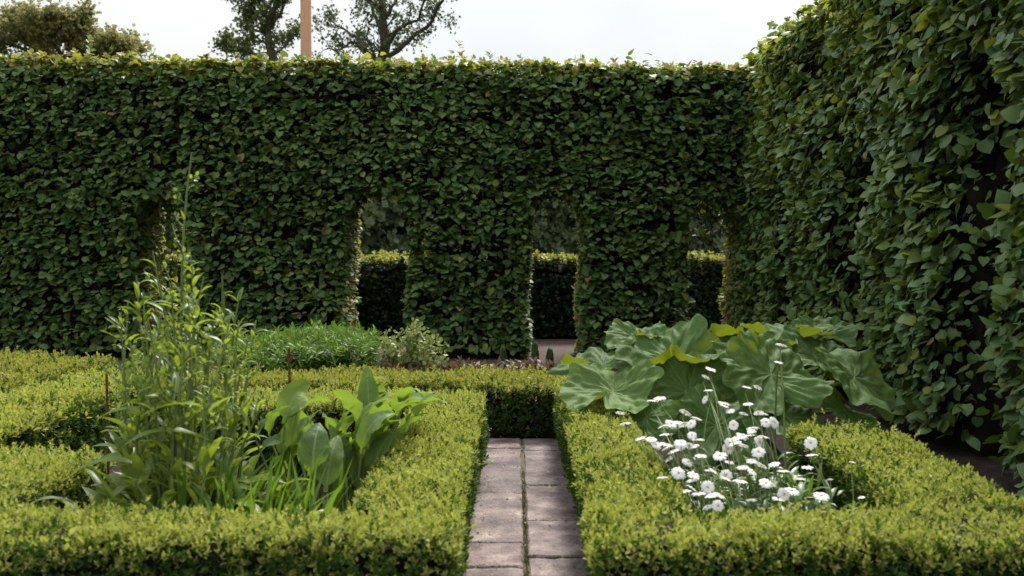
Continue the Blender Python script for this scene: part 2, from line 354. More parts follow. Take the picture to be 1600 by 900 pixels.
# ------------------------------------------------------------------ tall clipped hedge with arched gaps
def tall_hedge(root, to_world, u0, u1, T, ztop, openings, dens, leaf, seed, mats, young_top=.5, jamb_sunlit=.5, slope_top=0., young=.02,
               size_k=1., rough_face=.05, mid=.2, back_dens=.45, topd=1., yfall=.16, jamb_k=1., cols=(), nw=(.46, .9), fill=()):
    """local u along, v inwards (0 = face turned to the garden), z up.  openings: (c0, c1, z_arch)"""
    r = np.random.default_rng(seed)
    w1 = wave(seed, .45); w2 = wave(seed + 1, .16); w3 = wave(seed + 2, .3); w4 = wave(seed + 9, .055, 9)
    def ztopf(u): return ztop + slope_top * u
    def opened(u, z, m=0.):
        o = np.zeros(np.shape(u), bool)
        for a, b, zt in openings:
            c, h = (a + b) / 2, (b - a) / 2 + m + .03 * w3(u * 0, z)
            q = np.clip(np.abs(u - c) / np.maximum(h, .01), 0, 1)
            o |= (np.abs(u - c) < h) & (z < zt + m - .30 * q ** 2.4 + .03 * w3(u, z * 0 + 3))
        return o
    def recess(u, z):
        o = np.zeros(np.shape(u))
        for c, wd, zt in cols: o = o + .40 * np.exp(-(np.abs(u - c) / (wd * (1 + .25 * w3(u * 0 + c, z)))) ** 2.5) / (1 + np.exp((z - zt) * 8))
        return o
    def face(u, z):          # the clipped face swells between the stems and is drawn in beside the gaps
        o = rough_face * w1(u, z) + rough_face * .5 * w2(u, z)
        o = o + recess(u, z)
        return o
    g = Geo()
    Rw = np.stack([np.array(to_world(*e)) - np.array(to_world(0, 0, 0)) for e in ((1, 0, 0), (0, 1, 0), (0, 0, 1))], 1)  # columns
    base = np.array(to_world(0, 0, 0), float)
    W = lambda u, v, z: np.stack([u, v, z], -1) @ Rw.T + base
    D = lambda d: d @ Rw.T
    up = V3(0, 0, 1)
    def leaves(u, v, z, n_loc, size, pm):
        m = len(u)
        if m == 0: return
        n_loc = np.broadcast_to(n_loc, (m, 3))
        nr = nw[0] * n_loc + nw[1] * up + .26 * r.normal(size=(m, 3))
        tp = .8 * n_loc - .45 * up + .6 * r.normal(size=(m, 3))
        R = frames(D(tp), D(nr))
        # keep a right handed frame whatever the mapping
        P = W(u, v, z); S = size * np.minimum(r.lognormal(0, .27, m), 1.45)
        mat = np.array([r.choice(5, p=pp) for pp in pm]) if np.ndim(pm) == 2 else r.choice(5, size=m, p=pm)
        tv = r.integers(0, 4, m)
        for k in range(4):
            q = tv == k
            scatter(g, LINDEN[k], P[q], R[q], S[q], mat[q])
    Lm = u1 - u0
    # faces
    for side, dn in ((0, dens), (1, dens * back_dens)):
        m = int(Lm * ztop * dn)
        u = r.uniform(u0, u1, m); z = r.uniform(.03, 1, m) * ztopf(u)
        k = ~opened(u, z, -.02) & (r.random(m) < np.maximum(.45, 1.1 + .75 * w3(u * 1.6 + 5, z * 2.6))) & (r.random(m) < np.exp(-recess(u, z) / .085) + .05) & ~((w4(u, z) > 1.55) & (r.random(m) < .9)); u, z = u[k], z[k]; m = len(u)
        inset = np.abs(r.normal(0, .06, m)) + np.where(r.random(m) < .35, r.uniform(0, .25, m), 0) - .04
        # the top edge is rounded over
        inset += np.clip(1 - (ztopf(u) - z) / .22, 0, 1) ** 2 * .14
        v = (face(u, z) + inset) if side == 0 else T - face(u + 9, z) - inset
        hi = np.clip((z - (ztopf(u) - yfall)) / yfall, 0, 1) if side == 0 else np.clip((z - 1.) / 1.5, 0, 1) * .6
        yp = young + (young_top - young) * hi ** 1.5
        clump = .5 + .5 * w3(u * 1.4, z * 1.4)
        mp = np.clip(mid * (clump + .2), 0, .6)
        bp = .002 + .012 * (clump < .06)
        pm = np.stack([np.maximum(.01, 1 - yp - mp * (1 - yp) - bp), mp * (1 - yp), yp, bp, np.zeros(m)], 1); pm /= pm.sum(1, keepdims=True)
        leaves(u, v, z, (0, -1. if side == 0 else 1., 0), leaf, pm)
    for a, b, z0, z1, n in fill:
        m = n; leaves(r.uniform(a - .05, b + .05, m), r.uniform(.35, T, m), r.uniform(z0, z1, m), (0, -.5, 0), leaf * .8, (.45, .2, .35, 0, 0))
        for q in range(26):
            p0 = V3(r.uniform(a, b), r.uniform(.4, T), r.uniform(z0, z1)); d = norm(r.normal(size=3) * V3(1, .3, 1)); L = r.uniform(.2, .5)
            tube(g, [W(*(p0 + d * L * t + V3(0, 0, .05 * math.sin(t * 4)))) for t in (0, .33, .66, 1)], np.linspace(.005, .002, 4), 4, 5)
    # jambs and soffits of the gaps
    for a, b, zt in openings:
        for x, s in ((a, 1.), (b, -1.)):
            m = int(T * zt * dens * .85 * jamb_k)
            v = r.uniform(.02, T - .02, m); z = r.uniform(.03, zt - .08, m)
            u = x + .03 * w3(z * 0, z) + s * (.02 - np.abs(r.normal(0, .05, m)))
            yj = jamb_sunlit * np.clip(v / T * 1.5 - .25, 0, 1)  # more yellow leaves towards the back edge, painting in sun from behind
            pm = np.stack([.8 * (1 - yj), .2 * (1 - yj), yj, 0 * yj, 0 * yj], 1); pm /= pm.sum(1, keepdims=True)
            leaves(u, v, z, (s, -.2, 0), leaf * .85, pm)
        m = int(T * (b - a) * dens * .8 * jamb_k)
        u = r.uniform(a, b, m); q = np.abs(u - (a + b) / 2) / ((b - a) / 2)
        leaves(u, r.uniform(0, T, m), zt - .30 * q ** 2.4 + r.uniform(-.03, .12, m), (0, -.3, -.3), leaf * .85, (.55, .2, .25, 0, 0))
    # top
    m = int(Lm * T * dens * .9 * topd)
    u = r.uniform(u0, u1, m); v = r.uniform(.05, T - .05, m)
    leaves(u, v, ztopf(u) + .03 * w2(u, v) - np.abs(r.normal(0, .03, m)), (0, 0, .4), leaf * .85, (.12, .23, .63, .02, 0))
    m = int(Lm * 85 * topd)
    u = r.uniform(u0, u1, m); v = r.uniform(-.02, T, m)
    leaves(u, v, ztopf(u) + .01 + r.exponential(.022, m), (0, -.6, .5), leaf, (.05, .25, .66, .04, 0))
    # new growth standing above the clipped line
    m = int(Lm * T * 46 * topd)
    u = r.uniform(u0, u1, m); v = r.uniform(.02, T, m) ; hgt = .02 + r.exponential(.035, m)
    hgt *= np.clip(.55 + .6 * w1(u * .8, v), .15, 1.6)
    tops = W(u, v, ztopf(u) + hgt)
    d = norm(np.stack([r.normal(0, .5, m), r.normal(-.15, .5, m), np.ones(m)], 1))
    tv = r.integers(0, 3, m)
    for k in range(3):
        q = tv == k
        R = frames(D(d[q]), D(np.tile([[.3, -1., .2]], (q.sum(), 1))))
        scatter(g, SPRAY[k], tops[q] - D(d[q]) * .05, R, r.uniform(.055, .10, q.sum()) * size_k, r.choice([1, 2, 2, 2], size=q.sum()))
    # twig mass inside
    ins = .19
    def inside(a, b, c):
        p = (np.stack([a, b, c], -1) - base) @ np.linalg.inv(Rw).T
        u, v, z = p[..., 0], p[..., 1], p[..., 2]
        return (u > u0 + .05) & (u < u1 - .05) & (v > ins + face(u, z)) & (v < T - ins) & (z < ztopf(u) - .13) & (z > -.05) & ~opened(u, z, .1) & (w4(u, z) < 1.5)
    c1 = np.array(to_world(u0, 0, -.1)); c2 = np.array(to_world(u1, T, ztop + .3))
    core(g, inside, np.minimum(c1, c2), np.maximum(c1, c2), .115, 4, .02, .35, seed)
    # a few thin twigs that show in the thin places
    for i in range(int(Lm * 9)):
        u = r.uniform(u0, u1); z = r.uniform(.2, ztop - .3)
        if opened(np.array(u), np.array(z), .1): continue
        v = float(face(np.array(u), np.array(z))) + r.uniform(.0, .06)
        p0 = V3(u, v + .08, z); d = norm(V3(r.normal(0, .5), -.15, r.uniform(-.2, 1)))
        L = r.uniform(.12, .35)
        pts = [W(*(p0 + d * L * t + V3(0, -.05 * math.sin(t * 3), 0))) for t in (0, .33, .66, 1)]
        tube(g, pts, np.linspace(.005, .002, 4), 4, 5)
    o = g.build('foliage', mats + [M['twig'], M['bark']], root)
    return o

def trunks(root, pts, r0=.06):
    for p in pts:
        g = Geo()
        n = 7; z = np.linspace(-.05, p[2], n)
        P = np.stack([p[0] + .02 * np.sin(z * 3 + p[0]), p[1] + .02 * np.cos(z * 2.3), z], 1)
        tube(g, P, np.linspace(r0 * 1.2, r0 * .6, n), 8)
        g.build('trunk', M['bark'], root)

YB = 10.86; HEDGE_T = 1.0
hedge_mats = [M['hedge'], M['hedge_mid'], M['hedge_young_sunlit'], M['hedge_brown']]
OPEN_B = [(-4.22, -3.56, 1.80), (-1.90, -1.17, 1.88), (.12, .75, 1.84), (1.85, 2.48, 1.82)]
back = thing('tall_hedge', 'tall clipped dark green linden hedge with arched gaps across the back of the garden', 'hedge', (0, YB + .5, 0), 'tall linden hedges')
tall_hedge(back, lambda u, v, z: (u, YB + v, z), -7.2, 3.4, HEDGE_T, 3.24, OPEN_B, 1000, .057, 21, hedge_mats, young_top=.5, jamb_sunlit=.95, slope_top=-.012, mid=.22, young=.012, fill=((-4.2, -3.58, .95, 1.75, 520), (-4.2, -3.75, .1, .95, 240), (1.95, 2.5, 1.35, 1.7, 90)))
trunks(back, [(-5.6, YB + .5, 2.4), (-2.9, YB + .5, 2.4), (-.5, YB + .5, 2.4), (1.3, YB + .5, 2.4)])

XR = 2.5
right = thing('tall_hedge', 'tall linden hedge along the right side, rising toward the camera, yellow leaves near its top', 'hedge', (XR + .5, 6.5, 0), 'tall linden hedges')
cool_mats = [M['cool'], M['hedge_mid'], M['young_green'], M['hedge_brown']]
OPEN_R = [(3.15, 3.5, 1.9), (5.33, 5.68, 1.95), (7.36, 7.62, 1.7), (9.2, 9.45, 1.6)]
tall_hedge(right, lambda u, v, z: (XR + v, u, z), 1.6, YB + .1, 1.0, 3.28, OPEN_R, 1050, .060, 41, cool_mats, young_top=.72, jamb_sunlit=.05, young=.055, mid=.35, rough_face=.075, yfall=1.5, jamb_k=.12, nw=(.82, .58), cols=((5.52, .27, 2.0), (7.5, .24, 1.75), (9.35, .2, 1.6), (3.35, .22, 2.0)))
trunks(right, [(XR + .5, 4.4, 2.4), (XR + .5, 6.6, 2.4), (XR + .5, 9, 2.4)])

# ------------------------------------------------------------------ low clipped box hedges
def box_hedge(root, rects, h, dens, size, seed, top_mat, side_mat, ph=.0, young_side=.18, fluff=.0):
    """rects: (x0, x1, y0, y1) whose union is the plan of ONE hedge"""
    r = np.random.default_rng(seed)
    wz = wave(seed, .18); ws = wave(seed + 3, .12); wc = wave(seed + 5, .10)
    g = Geo()
    def inr(x, y, m=0., skip=None):
        o = np.zeros(np.shape(x), bool)
        for i, q in enumerate(rects):
            if i == skip: continue
            o |= (x > q[0] - m) & (x < q[1] + m) & (y > q[2] - m) & (y < q[3] + m)
        return o
    def edge(x, y):      # distance to the nearest outer edge, positive inside
        d = np.full(np.shape(x), -9.)
        for q in rects: d = np.maximum(d, np.minimum(np.minimum(x - q[0], q[1] - x), np.minimum(y - q[2], q[3] - y)))
        return d
    htop = lambda x, y: h + .018 * wz(x, y) + .008 * ws(x, y)
    def put(P, ax, S, mat):
        m = len(P); tv = r.integers(0, 4, m)
        nr = r.normal(size=(m, 3)); R = frames(ax, nr)
        for k in range(4):
            q = tv == k
            scatter(g, SHOOT[k], P[q], R[q], S[q], mat[q])
    for i, q in enumerate(rects):
        A = (q[1] - q[0]) * (q[3] - q[2]); m = int(A * dens)
        x = r.uniform(q[0] - .01, q[1] + .01, m); y = r.uniform(q[2] - .01, q[3] + .01, m)
        keep = ~inr(x, y, 0, None) if False else np.ones(m, bool)
        for j in range(i):
            p = rects[j]; keep &= ~((x > p[0]) & (x < p[1]) & (y > p[2]) & (y < p[3]))
        x, y = x[keep], y[keep]; m = len(x)
        e = edge(x, y)
        z = htop(x, y) - np.clip(1 - e / .05, 0, 1.2) ** 2 * .03 - np.abs(r.normal(0, .012, m)) + r.exponential(.010 + fluff, m)
        ax = np.stack([r.normal(0, .36, m), r.normal(0, .36, m), np.ones(m)], 1)
        S = size * r.lognormal(0, .22, m)
        dark = r.random(m) < .10 + .25 * (wc(x, y) > .9)
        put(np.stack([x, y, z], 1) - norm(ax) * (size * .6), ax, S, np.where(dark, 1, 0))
        # sides
        for (ex, ey, nx, ny, L) in ((0, 1, -1, 0, q[3] - q[2]), (0, 1, 1, 0, q[3] - q[2]), (1, 0, 0, -1, q[1] - q[0]), (1, 0, 0, 1, q[1] - q[0])):
            m = int(L * h * dens * .8)
            t = r.random(m); z = r.uniform(.01, 1, m) * h
            if ex: x = q[0] + t * L; y = np.full(m, q[2] if ny < 0 else q[3])
            else: y = q[2] + t * L; x = np.full(m, q[0] if nx < 0 else q[1])
            k = ~inr(x + nx * .01, y + ny * .01, 0, i); x, y, z = x[k], y[k], z[k]; m = len(x)
            al = x * abs(ny) + y * abs(nx)
            bulge = .014 * ws(al, z) + .02 * wz(al, z) - .035 * np.clip(1 - (h - z) / .06, 0, 1) ** 2 - np.abs(r.normal(0, .014, m)) - .05 * np.clip(1 - z / .12, 0, 1)
            P = np.stack([x + nx * bulge, y + ny * bulge, z], 1)
            ax = np.stack([nx * .8 + r.normal(0, .4, m), ny * .8 + r.normal(0, .4, m), .7 + r.normal(0, .3, m)], 1)
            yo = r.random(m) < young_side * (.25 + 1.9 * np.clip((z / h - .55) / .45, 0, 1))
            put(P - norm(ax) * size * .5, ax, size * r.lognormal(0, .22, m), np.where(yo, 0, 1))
    ins = .035
    def inside(a, b, c): return (edge(a, b) > ins) & (c < h - ins) & (c > -.02)
    q = np.array(rects)
    core(g, inside, (q[:, 0].min(), q[:, 2].min(), -.05), (q[:, 1].max(), q[:, 3].max(), h + .05), .045, 2, 0, .35, seed)
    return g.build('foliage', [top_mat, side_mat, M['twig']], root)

GB = 'low box hedges edging the beds'
hl = thing('box_hedge', 'low yellow-green box hedge framing the bed of tall weeds, left of the paved path', 'hedge', (-.9, 3, 0), GB)
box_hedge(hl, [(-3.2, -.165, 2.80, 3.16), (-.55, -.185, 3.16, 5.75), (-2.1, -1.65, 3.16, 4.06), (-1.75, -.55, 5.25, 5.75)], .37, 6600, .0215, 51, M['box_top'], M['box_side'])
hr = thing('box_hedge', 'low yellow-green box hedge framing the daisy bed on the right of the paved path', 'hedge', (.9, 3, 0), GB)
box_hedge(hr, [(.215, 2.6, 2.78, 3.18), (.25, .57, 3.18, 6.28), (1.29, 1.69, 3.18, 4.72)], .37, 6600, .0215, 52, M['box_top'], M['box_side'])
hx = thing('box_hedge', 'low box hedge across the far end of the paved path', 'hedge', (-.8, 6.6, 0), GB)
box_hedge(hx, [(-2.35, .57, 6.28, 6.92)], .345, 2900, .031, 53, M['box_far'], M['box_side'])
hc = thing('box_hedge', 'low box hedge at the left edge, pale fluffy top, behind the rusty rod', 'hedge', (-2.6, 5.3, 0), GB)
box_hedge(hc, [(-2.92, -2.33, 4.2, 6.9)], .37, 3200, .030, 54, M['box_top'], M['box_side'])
hd = thing('box_hedge', 'farthest low box hedge at the left edge, top tinged brown, close under the tall hedge', 'hedge', (-3.6, 7, 0), GB)
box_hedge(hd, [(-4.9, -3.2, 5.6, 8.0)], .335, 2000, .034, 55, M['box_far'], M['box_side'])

# medium hedge beyond the arches
fh = thing('medium_hedge', 'dark waist-high hedge with sunlit yellow top, seen through the arched gaps', 'hedge', (0, 14, 0))
g = Geo(); r = np.random.default_rng(77)
HY0, HY1, HH = 13.4, 14.7, 1.03
wv = wave(78, .3)
def mh_leaf(n, P, ax, S, mat):
    tv = r.integers(0, 3, n)
    R = frames(ax, r.normal(size=(n, 3)))
    for k in range(3):
        q = tv == k; scatter(g, SPRAY[k], P[q], R[q], S[q], mat[q])
m = 9000
x = r.uniform(-7.5, 5.5, m); z = r.uniform(0.02, 1, m) * HH
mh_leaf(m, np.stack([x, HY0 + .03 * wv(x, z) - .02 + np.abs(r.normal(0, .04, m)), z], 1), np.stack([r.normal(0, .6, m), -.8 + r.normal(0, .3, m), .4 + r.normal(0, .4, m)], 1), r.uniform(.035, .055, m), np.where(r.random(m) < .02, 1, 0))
m = 9000
x = r.uniform(-7.5, 5.5, m); y = r.uniform(HY0, HY1, m)
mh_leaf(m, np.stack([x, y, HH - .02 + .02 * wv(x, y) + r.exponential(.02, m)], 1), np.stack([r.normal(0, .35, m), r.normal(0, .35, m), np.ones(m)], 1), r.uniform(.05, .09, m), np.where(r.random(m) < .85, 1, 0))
core(g, lambda a, b, c: (b > HY0 + .07) & (b < HY1 - .07) & (c < HH - .06), (-7.4, HY0, 0), (5.4, HY1, HH), .12, 2, 0, .3, 5)
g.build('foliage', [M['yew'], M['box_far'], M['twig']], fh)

# ------------------------------------------------------------------ ground, soil, paths
def sheet(name, x0, x1, y0, y1, z, mat, nx=1, ny=1, amp=0., seed=0):
    g = Geo(); xs = np.linspace(x0, x1, nx + 1); ys = np.linspace(y0, y1, ny + 1)
    XX, YY = np.meshgrid(xs, ys, indexing='ij'); w = wave(seed, .12)
    ZZ = z + amp * w(XX, YY)
    v = np.stack([XX, YY, ZZ], -1).reshape(-1, 3)
    f = [(i * (ny + 1) + j, (i + 1) * (ny + 1) + j, (i + 1) * (ny + 1) + j + 1, i * (ny + 1) + j + 1) for i in range(nx) for j in range(ny)]
    g.add(v, f); return structure(g.build(name, mat))
sheet('ground', -400, 400, -60, 900, -.03, M['ground'])
sheet('gravel_path', -9, 9, 10.05, 13.6, -.008, M['gravel'], 60, 24, .004, 3)
sheet('soil', -6, 3.4, .5, 10.04, -.012, M['soil'], 160, 160, .010, 4)

def paving():
    g = Geo(); r = np.random.default_rng(5)
    cols = [(-.24, .032, [6.24, 5.93, 4.84, 4.015, 3.71, 3.1, 2.62, 1.95, 1.4, .8]), (.046, .31, [6.24, 5.86, 5.0, 4.34, 3.83, 3.2, 2.6, 1.9, 1.2, .7])]
    for x0, x1, ys in cols:
        for a, b in zip(ys[1:], ys[:-1]):
            gx = .007; zt = .018 + r.uniform(-.003, .004)
            ax, bx, ay, by = x0 + r.uniform(0, .006), x1 - r.uniform(0, .006), a + gx * r.uniform(.4, 1), b - gx * r.uniform(.4, 1)
            be = .007; tilt = r.normal(0, .0015, 4)
            # outline with slightly chipped edges
            n = 10
            t = np.linspace(0, 1, n, endpoint=False)
            out = [(ax + (bx - ax) * q, ay) for q in t] + [(bx, ay + (by - ay) * q) for q in t] + [(bx - (bx - ax) * q, by) for q in t] + [(ax, by - (by - ay) * q) for q in t]
            out = np.array(out) + r.normal(0, .0022, (4 * n, 2))
            c = out.mean(0); inn = c + (out - c) * (1 - be / np.maximum(.05, np.abs(out - c).max(1)))[:, None]
            k = 4 * n
            zz = zt + r.normal(0, .0012, k)
            v = np.concatenate([np.c_[out, np.full(k, -.02)], np.c_[out, zz - .006], np.c_[inn, zz], [[c[0], c[1], zt]]])
            f = []
            for i in range(k):
                j = (i + 1) % k
                f += [(i, j, k + j, k + i), (k + i, k + j, 2 * k + j, 2 * k + i)]
            g.add(v, f)
            g.f.append((np.array([(2 * k + i, 2 * k + (i + 1) % k, 3 * k) for i in range(k)]) + g.n - len(v), np.zeros(k, int)))
    structure(g.build('paved_path', M['slab'], smooth=False))
paving()
sheet('path_bedding', -.26, .34, .6, 6.26, .009, M['joint'], 30, 300, .0035, 12)
# moss and crumbs in the joints
g = Geo(); r = np.random.default_rng(8)
m = 2600
y = r.uniform(1, 6.2, m); x = .039 + r.normal(0, .006, m)
ys2 = r.choice([5.93, 4.84, 4.015, 3.71, 3.1], 500); y = np.concatenate([y, ys2 + r.normal(0, .004, 500)]); x = np.concatenate([x, r.uniform(-.2, .03, 500)])
ys2 = r.choice([5.0, 4.34, 3.83, 3.2], 500); y = np.concatenate([y, ys2 + r.normal(0, .004, 500)]); x = np.concatenate([x, r.uniform(.05, .28, 500)])
m = len(x)
P = np.stack([x, y, np.full(m, .0) + r.uniform(0, .012, m)], 1)
wj = wave(9, .3); k = r.random(m) < .5 + .5 * wj(x, y); P = P[k]; m = len(P)
scatter(g, SHOOT[1], P, frames(np.c_[r.normal(0, .5, m), r.normal(0, .5, m), np.ones(m)], r.normal(size=(m, 3))), r.uniform(.005, .013, m), 0)
mo = g.build('moss', M['moss']); mo['kind'] = 'stuff'; mo['label'] = 'moss in the joints between paving slabs'

g = Geo(); r = np.random.default_rng(19); m = 340
x = np.where(r.random(m) < .65, np.where(r.random(m) < .5, -.19 + np.abs(r.normal(0, .05, m)), .27 - np.abs(r.normal(0, .06, m))), r.uniform(-.2, .28, m)); y = r.uniform(2.4, 6.2, m)
scatter(g, SMALL, np.stack([x, y, np.full(m, .026)], 1), frames(r.normal(size=(m, 3)) * V3(1, 1, .15), r.normal(0, .3, (m, 3)) + V3(0, 0, 1)), r.uniform(.006, .016, m), r.choice([0, 1, 2], size=m, p=[.45, .3, .25]))
lo_ = g.build('leaf_litter', [M['hedge_brown'], M['box_side'], M['box_top']]); lo_['kind'] = 'stuff'; lo_['label'] = 'small fallen leaves and hedge clippings on the paved path'

# ------------------------------------------------------------------ the left bed: tall leafy weed
def stem_curve(b, t, lean=.02, n=9, seed=0):
    r = np.random.default_rng(seed); s = np.linspace(0, 1, n)
    p = np.asarray(b)[None] * (1 - s[:, None]) + np.asarray(t)[None] * s[:, None]
    ph = r.uniform(0, 6.3, 2)
    p[:, 0] += lean * np.sin(s * 3.1) * math.cos(ph[0]) + .006 * np.sin(s * 11 + ph[1])
    p[:, 1] += lean * np.sin(s * 3.1) * math.sin(ph[0])
    return p
def at_curve(p, s):
    q = np.clip(s, 0, 1) * (len(p) - 1); i = min(int(q), len(p) - 2); f = q - i
    return p[i] * (1 - f) + p[i + 1] * f
weed = thing('tall_weed', 'tall leafy green weed with many upright stems, one far taller, in the left bed', 'plant', (-1.3, 3.75, 0))
r = np.random.default_rng(31)
tips = [(300, 238, 3.8), (192, 488, 3.7), (212, 430, 3.8), (238, 392, 3.9), (262, 440, 3.65), (286, 388, 3.9), (318, 432, 3.7), (336, 520, 3.9), (352, 455, 3.8), (372, 500, 3.7), (204, 560, 3.6),
        (228, 500, 3.5), (252, 540, 3.95), (296, 470, 3.5), (330, 590, 3.5), (392, 570, 3.75), (272, 590, 3.45), (180, 620, 3.75), (412, 620, 3.6), (350, 640, 3.45), (240, 630, 3.4),
        (200, 530, 3.8), (225, 455, 3.75), (250, 490, 3.6), (276, 500, 3.8), (305, 540, 3.6), (340, 480, 3.85), (365, 560, 3.6), (300, 400, 3.85), (265, 560, 3.55), (385, 530, 3.8), (320, 620, 3.4), (215, 600, 3.45),
        (198, 470, 3.9), (243, 415, 3.95), (310, 500, 3.95), (345, 430, 3.95), (358, 500, 3.55), (376, 455, 3.9), (232, 560, 3.5), (290, 520, 3.5), (182, 560, 3.85), (398, 500, 3.95)]
for i, (px, py, Y) in enumerate(tips):
    tx, tz = X_at(px, Y), Z_at(py, Y)
    bx = tx * .55 + -1.27 * .45 + r.normal(0, .05); by = Y + r.normal(0, .08)
    p = stem_curve((bx, by, 0), (tx, Y, tz), .04, 11, i)
    g = Geo(); tall = i == 0
    tube(g, p, np.linspace(.0095, .0028, 11), 6)
    lf = Geo()
    # side shoots near the top carry small buds
    nb = 9 if tall else r.integers(3, 7)
    for k in range(nb):
        s = r.uniform(.55, .97) if not tall else .5 + .48 * k / nb
        b = at_curve(p, s); az = r.uniform(0, 6.28); L = r.uniform(.05, .14) * (1.25 - s) * 2.2
        e = b + V3(math.cos(az) * L * .75, math.sin(az) * L * .75, L * .75)
        mid_ = (b + e) / 2 + V3(0, 0, -.15 * L)
        tube(g, [b, mid_, e], [.0022, .0018, .0012], 4)
        for q in range(4 + int(3 * r.random())):
            bb = mid_ * (1 - q / 6) + e * (q / 6) + r.normal(0, .004, 3)
            v, f = SMALL; R = frames(norm(r.normal(size=(1, 3)) + V3(0, 0, 1)), r.normal(size=(1, 3)))
            scatter(lf, SMALL, bb[None], R, np.array([r.uniform(.014, .026)]))
    nl = int(6 + 8 * tz)
    for k in range(nl):
        s = r.uniform(.08, .95) if k > 3 else r.uniform(.8, .97)
        if tall and s > .62 and r.random() < .75: continue
        b = at_curve(p, s)
        L = r.uniform(.16, .32) * (1.12 - .9 * s); W_ = L * r.uniform(.15, .26)
        v, f, uv = blade(b, r.uniform(0, 6.28), r.uniform(.6, 1.35), r.uniform(.3, 1.8), L, W_, lance, .3, .12, r.normal(0, .4), 7, k)
        lf.add(v, f, 0, uv)
    so = g.build('stem', M['stem'], weed)
    if i == 0: so['label'] = 'tallest stem, thin and nearly bare'
    l_ = lf.build('leaves', M['weed'], weed, loc=np.array(weed.location)); l_.parent = so; l_.location = (0, 0, 0)
# basal leaves of the weed
g = Geo()
for k in range(250):
    a = r.uniform(0, 6.28); rr = abs(r.normal(0, .2))
    b = V3(-1.27 + rr * 1.15 * math.cos(a), 3.68 + rr * .9 * math.sin(a), r.uniform(.02, .28))
    if b[1] < 3.25 or b[0] < -1.6: continue
    L = r.uniform(.16, .30)
    v, f, uv = blade(b, a + r.normal(0, .8), r.uniform(.7, 1.45), r.uniform(.3, 1.9), L, L * r.uniform(.16, .26), lance, .3, .12, r.normal(0, .4), 8, k)
    g.add(v, f, 0, uv)
for (px, py, Y, az, L) in ((150, 660, 3.6, 2.9, .30), (130, 735, 3.5, 3.3, .26), (330, 650, 3.4, .1, .28), (215, 690, 3.4, 3.5, .3)):   # long drooping outer leaves
    tip = V3(X_at(px, Y), Y, Z_at(py, Y)); b = tip - V3(math.cos(az), math.sin(az) * .2, 0) * L * .85
    v, f, uv = blade(b, az, .5, 1.2, L, .05, lance, .3, .1, .2, 9, 1); g.add(v, f, 0, uv)
g.build('basal_leaves', M['weed'], weed)

# sword-leaved clump
sw = thing('sword_leaf_plant', 'light green clump of narrow upright blades between the tall weed and the broad-leaved plant', 'plant', (-.93, 3.65, 0))
g = Geo(); r = np.random.default_rng(33)
for k in range(300):
    b = V3(-.95 + np.clip(r.normal(0, .15), -.26, .26), 3.6 + np.clip(r.normal(0, .16), -.3, .28), 0)
    b[1] = max(b[1], 3.25); b[0] = min(max(b[0], -1.25), -.68)
    L = r.uniform(.15, .52)
    v, f, uv = blade(b, r.uniform(0, 6.28), r.uniform(1.15, 1.56), r.uniform(.0, 1.1), L, r.uniform(.018, .042), sword, .25, 0, r.normal(0, .9), 8, k)
    g.add(v, f, 0, uv)
g.build('blades', M['sword'], sw)

# broad-leaved plant
dk = thing('broad_leaf_plant', 'plant with big upright yellow-green oval leaves leaning over the hedge beside the path', 'plant', (-.72, 4.1, 0))
r = np.random.default_rng(35)
tl = [(486, 588, 4.1, .11), (520, 618, 4.2, .13), (572, 570, 4.35, .09), (602, 588, 4.3, .10), (640, 612, 4.4, .10), (700, 620, 4.45, .10), (630, 640, 4.1, .12), (575, 680, 4.05, .11),
      (470, 640, 4.0, .12), (545, 612, 4.3, .12), (500, 660, 3.9, .12), (590, 655, 4.05, .12), (660, 650, 4.25, .11), (615, 670, 4.0, .11), (450, 680, 3.9, .11), (530, 680, 3.95, .11), (560, 640, 4.2, .13)]
for q in range(12): tl.append((r.uniform(585, 690), r.uniform(598, 650), r.uniform(4.1, 4.55), r.uniform(.06, .10)))
for k in range(36): tl.append((r.uniform(450, 640), r.uniform(605, 690), r.uniform(3.9, 4.4), r.uniform(.07, .12)))
for k, (px, py, Y, w) in enumerate(tl):
    tip = V3(X_at(px, Y), Y, Z_at(py, Y))
    sway = V3(r.normal(0, .13), r.normal(0, .12), 0)
    if px > 600: sway = V3(abs(sway[0]) + .14, sway[1], 0)
    az = math.atan2(sway[1], sway[0])
    Lf = r.uniform(.16, .27); e0 = r.uniform(1.15, 1.5); bend = r.uniform(.2, 1.5) + (.5 if px > 600 else 0)
    v, f, uv = blade((0, 0, 0), az, e0, bend, Lf, w, ovate, .22, .16, r.normal(0, .6), 11, r.uniform(0, 6))
    end = v.reshape(-1, 5, 3).max((0, 1)) * V3(0, 0, 1) + v.reshape(-1, 5, 3)[-1, 2] * V3(1, 1, 0)
    b = tip - end; b[2] = max(b[2], .06)
    c = V3(min(b[0] * .55 - .70 * .45, -.62), b[1] * .6 + 4.05 * .4, 0)
    g = Geo(); g.add(v + b, f, 0, uv)
    q = Geo(); tube(q, [c, c * .5 + b * .5 + V3(0, 0, .02), b], [.006, .005, .004], 6)
    lo = g.build('leaf', M['dock'], dk)
    s_ = q.build('leaf_stalk', M['stem'], dk, loc=np.array(dk.location)); s_.parent = lo; s_.location = (0, 0, 0)

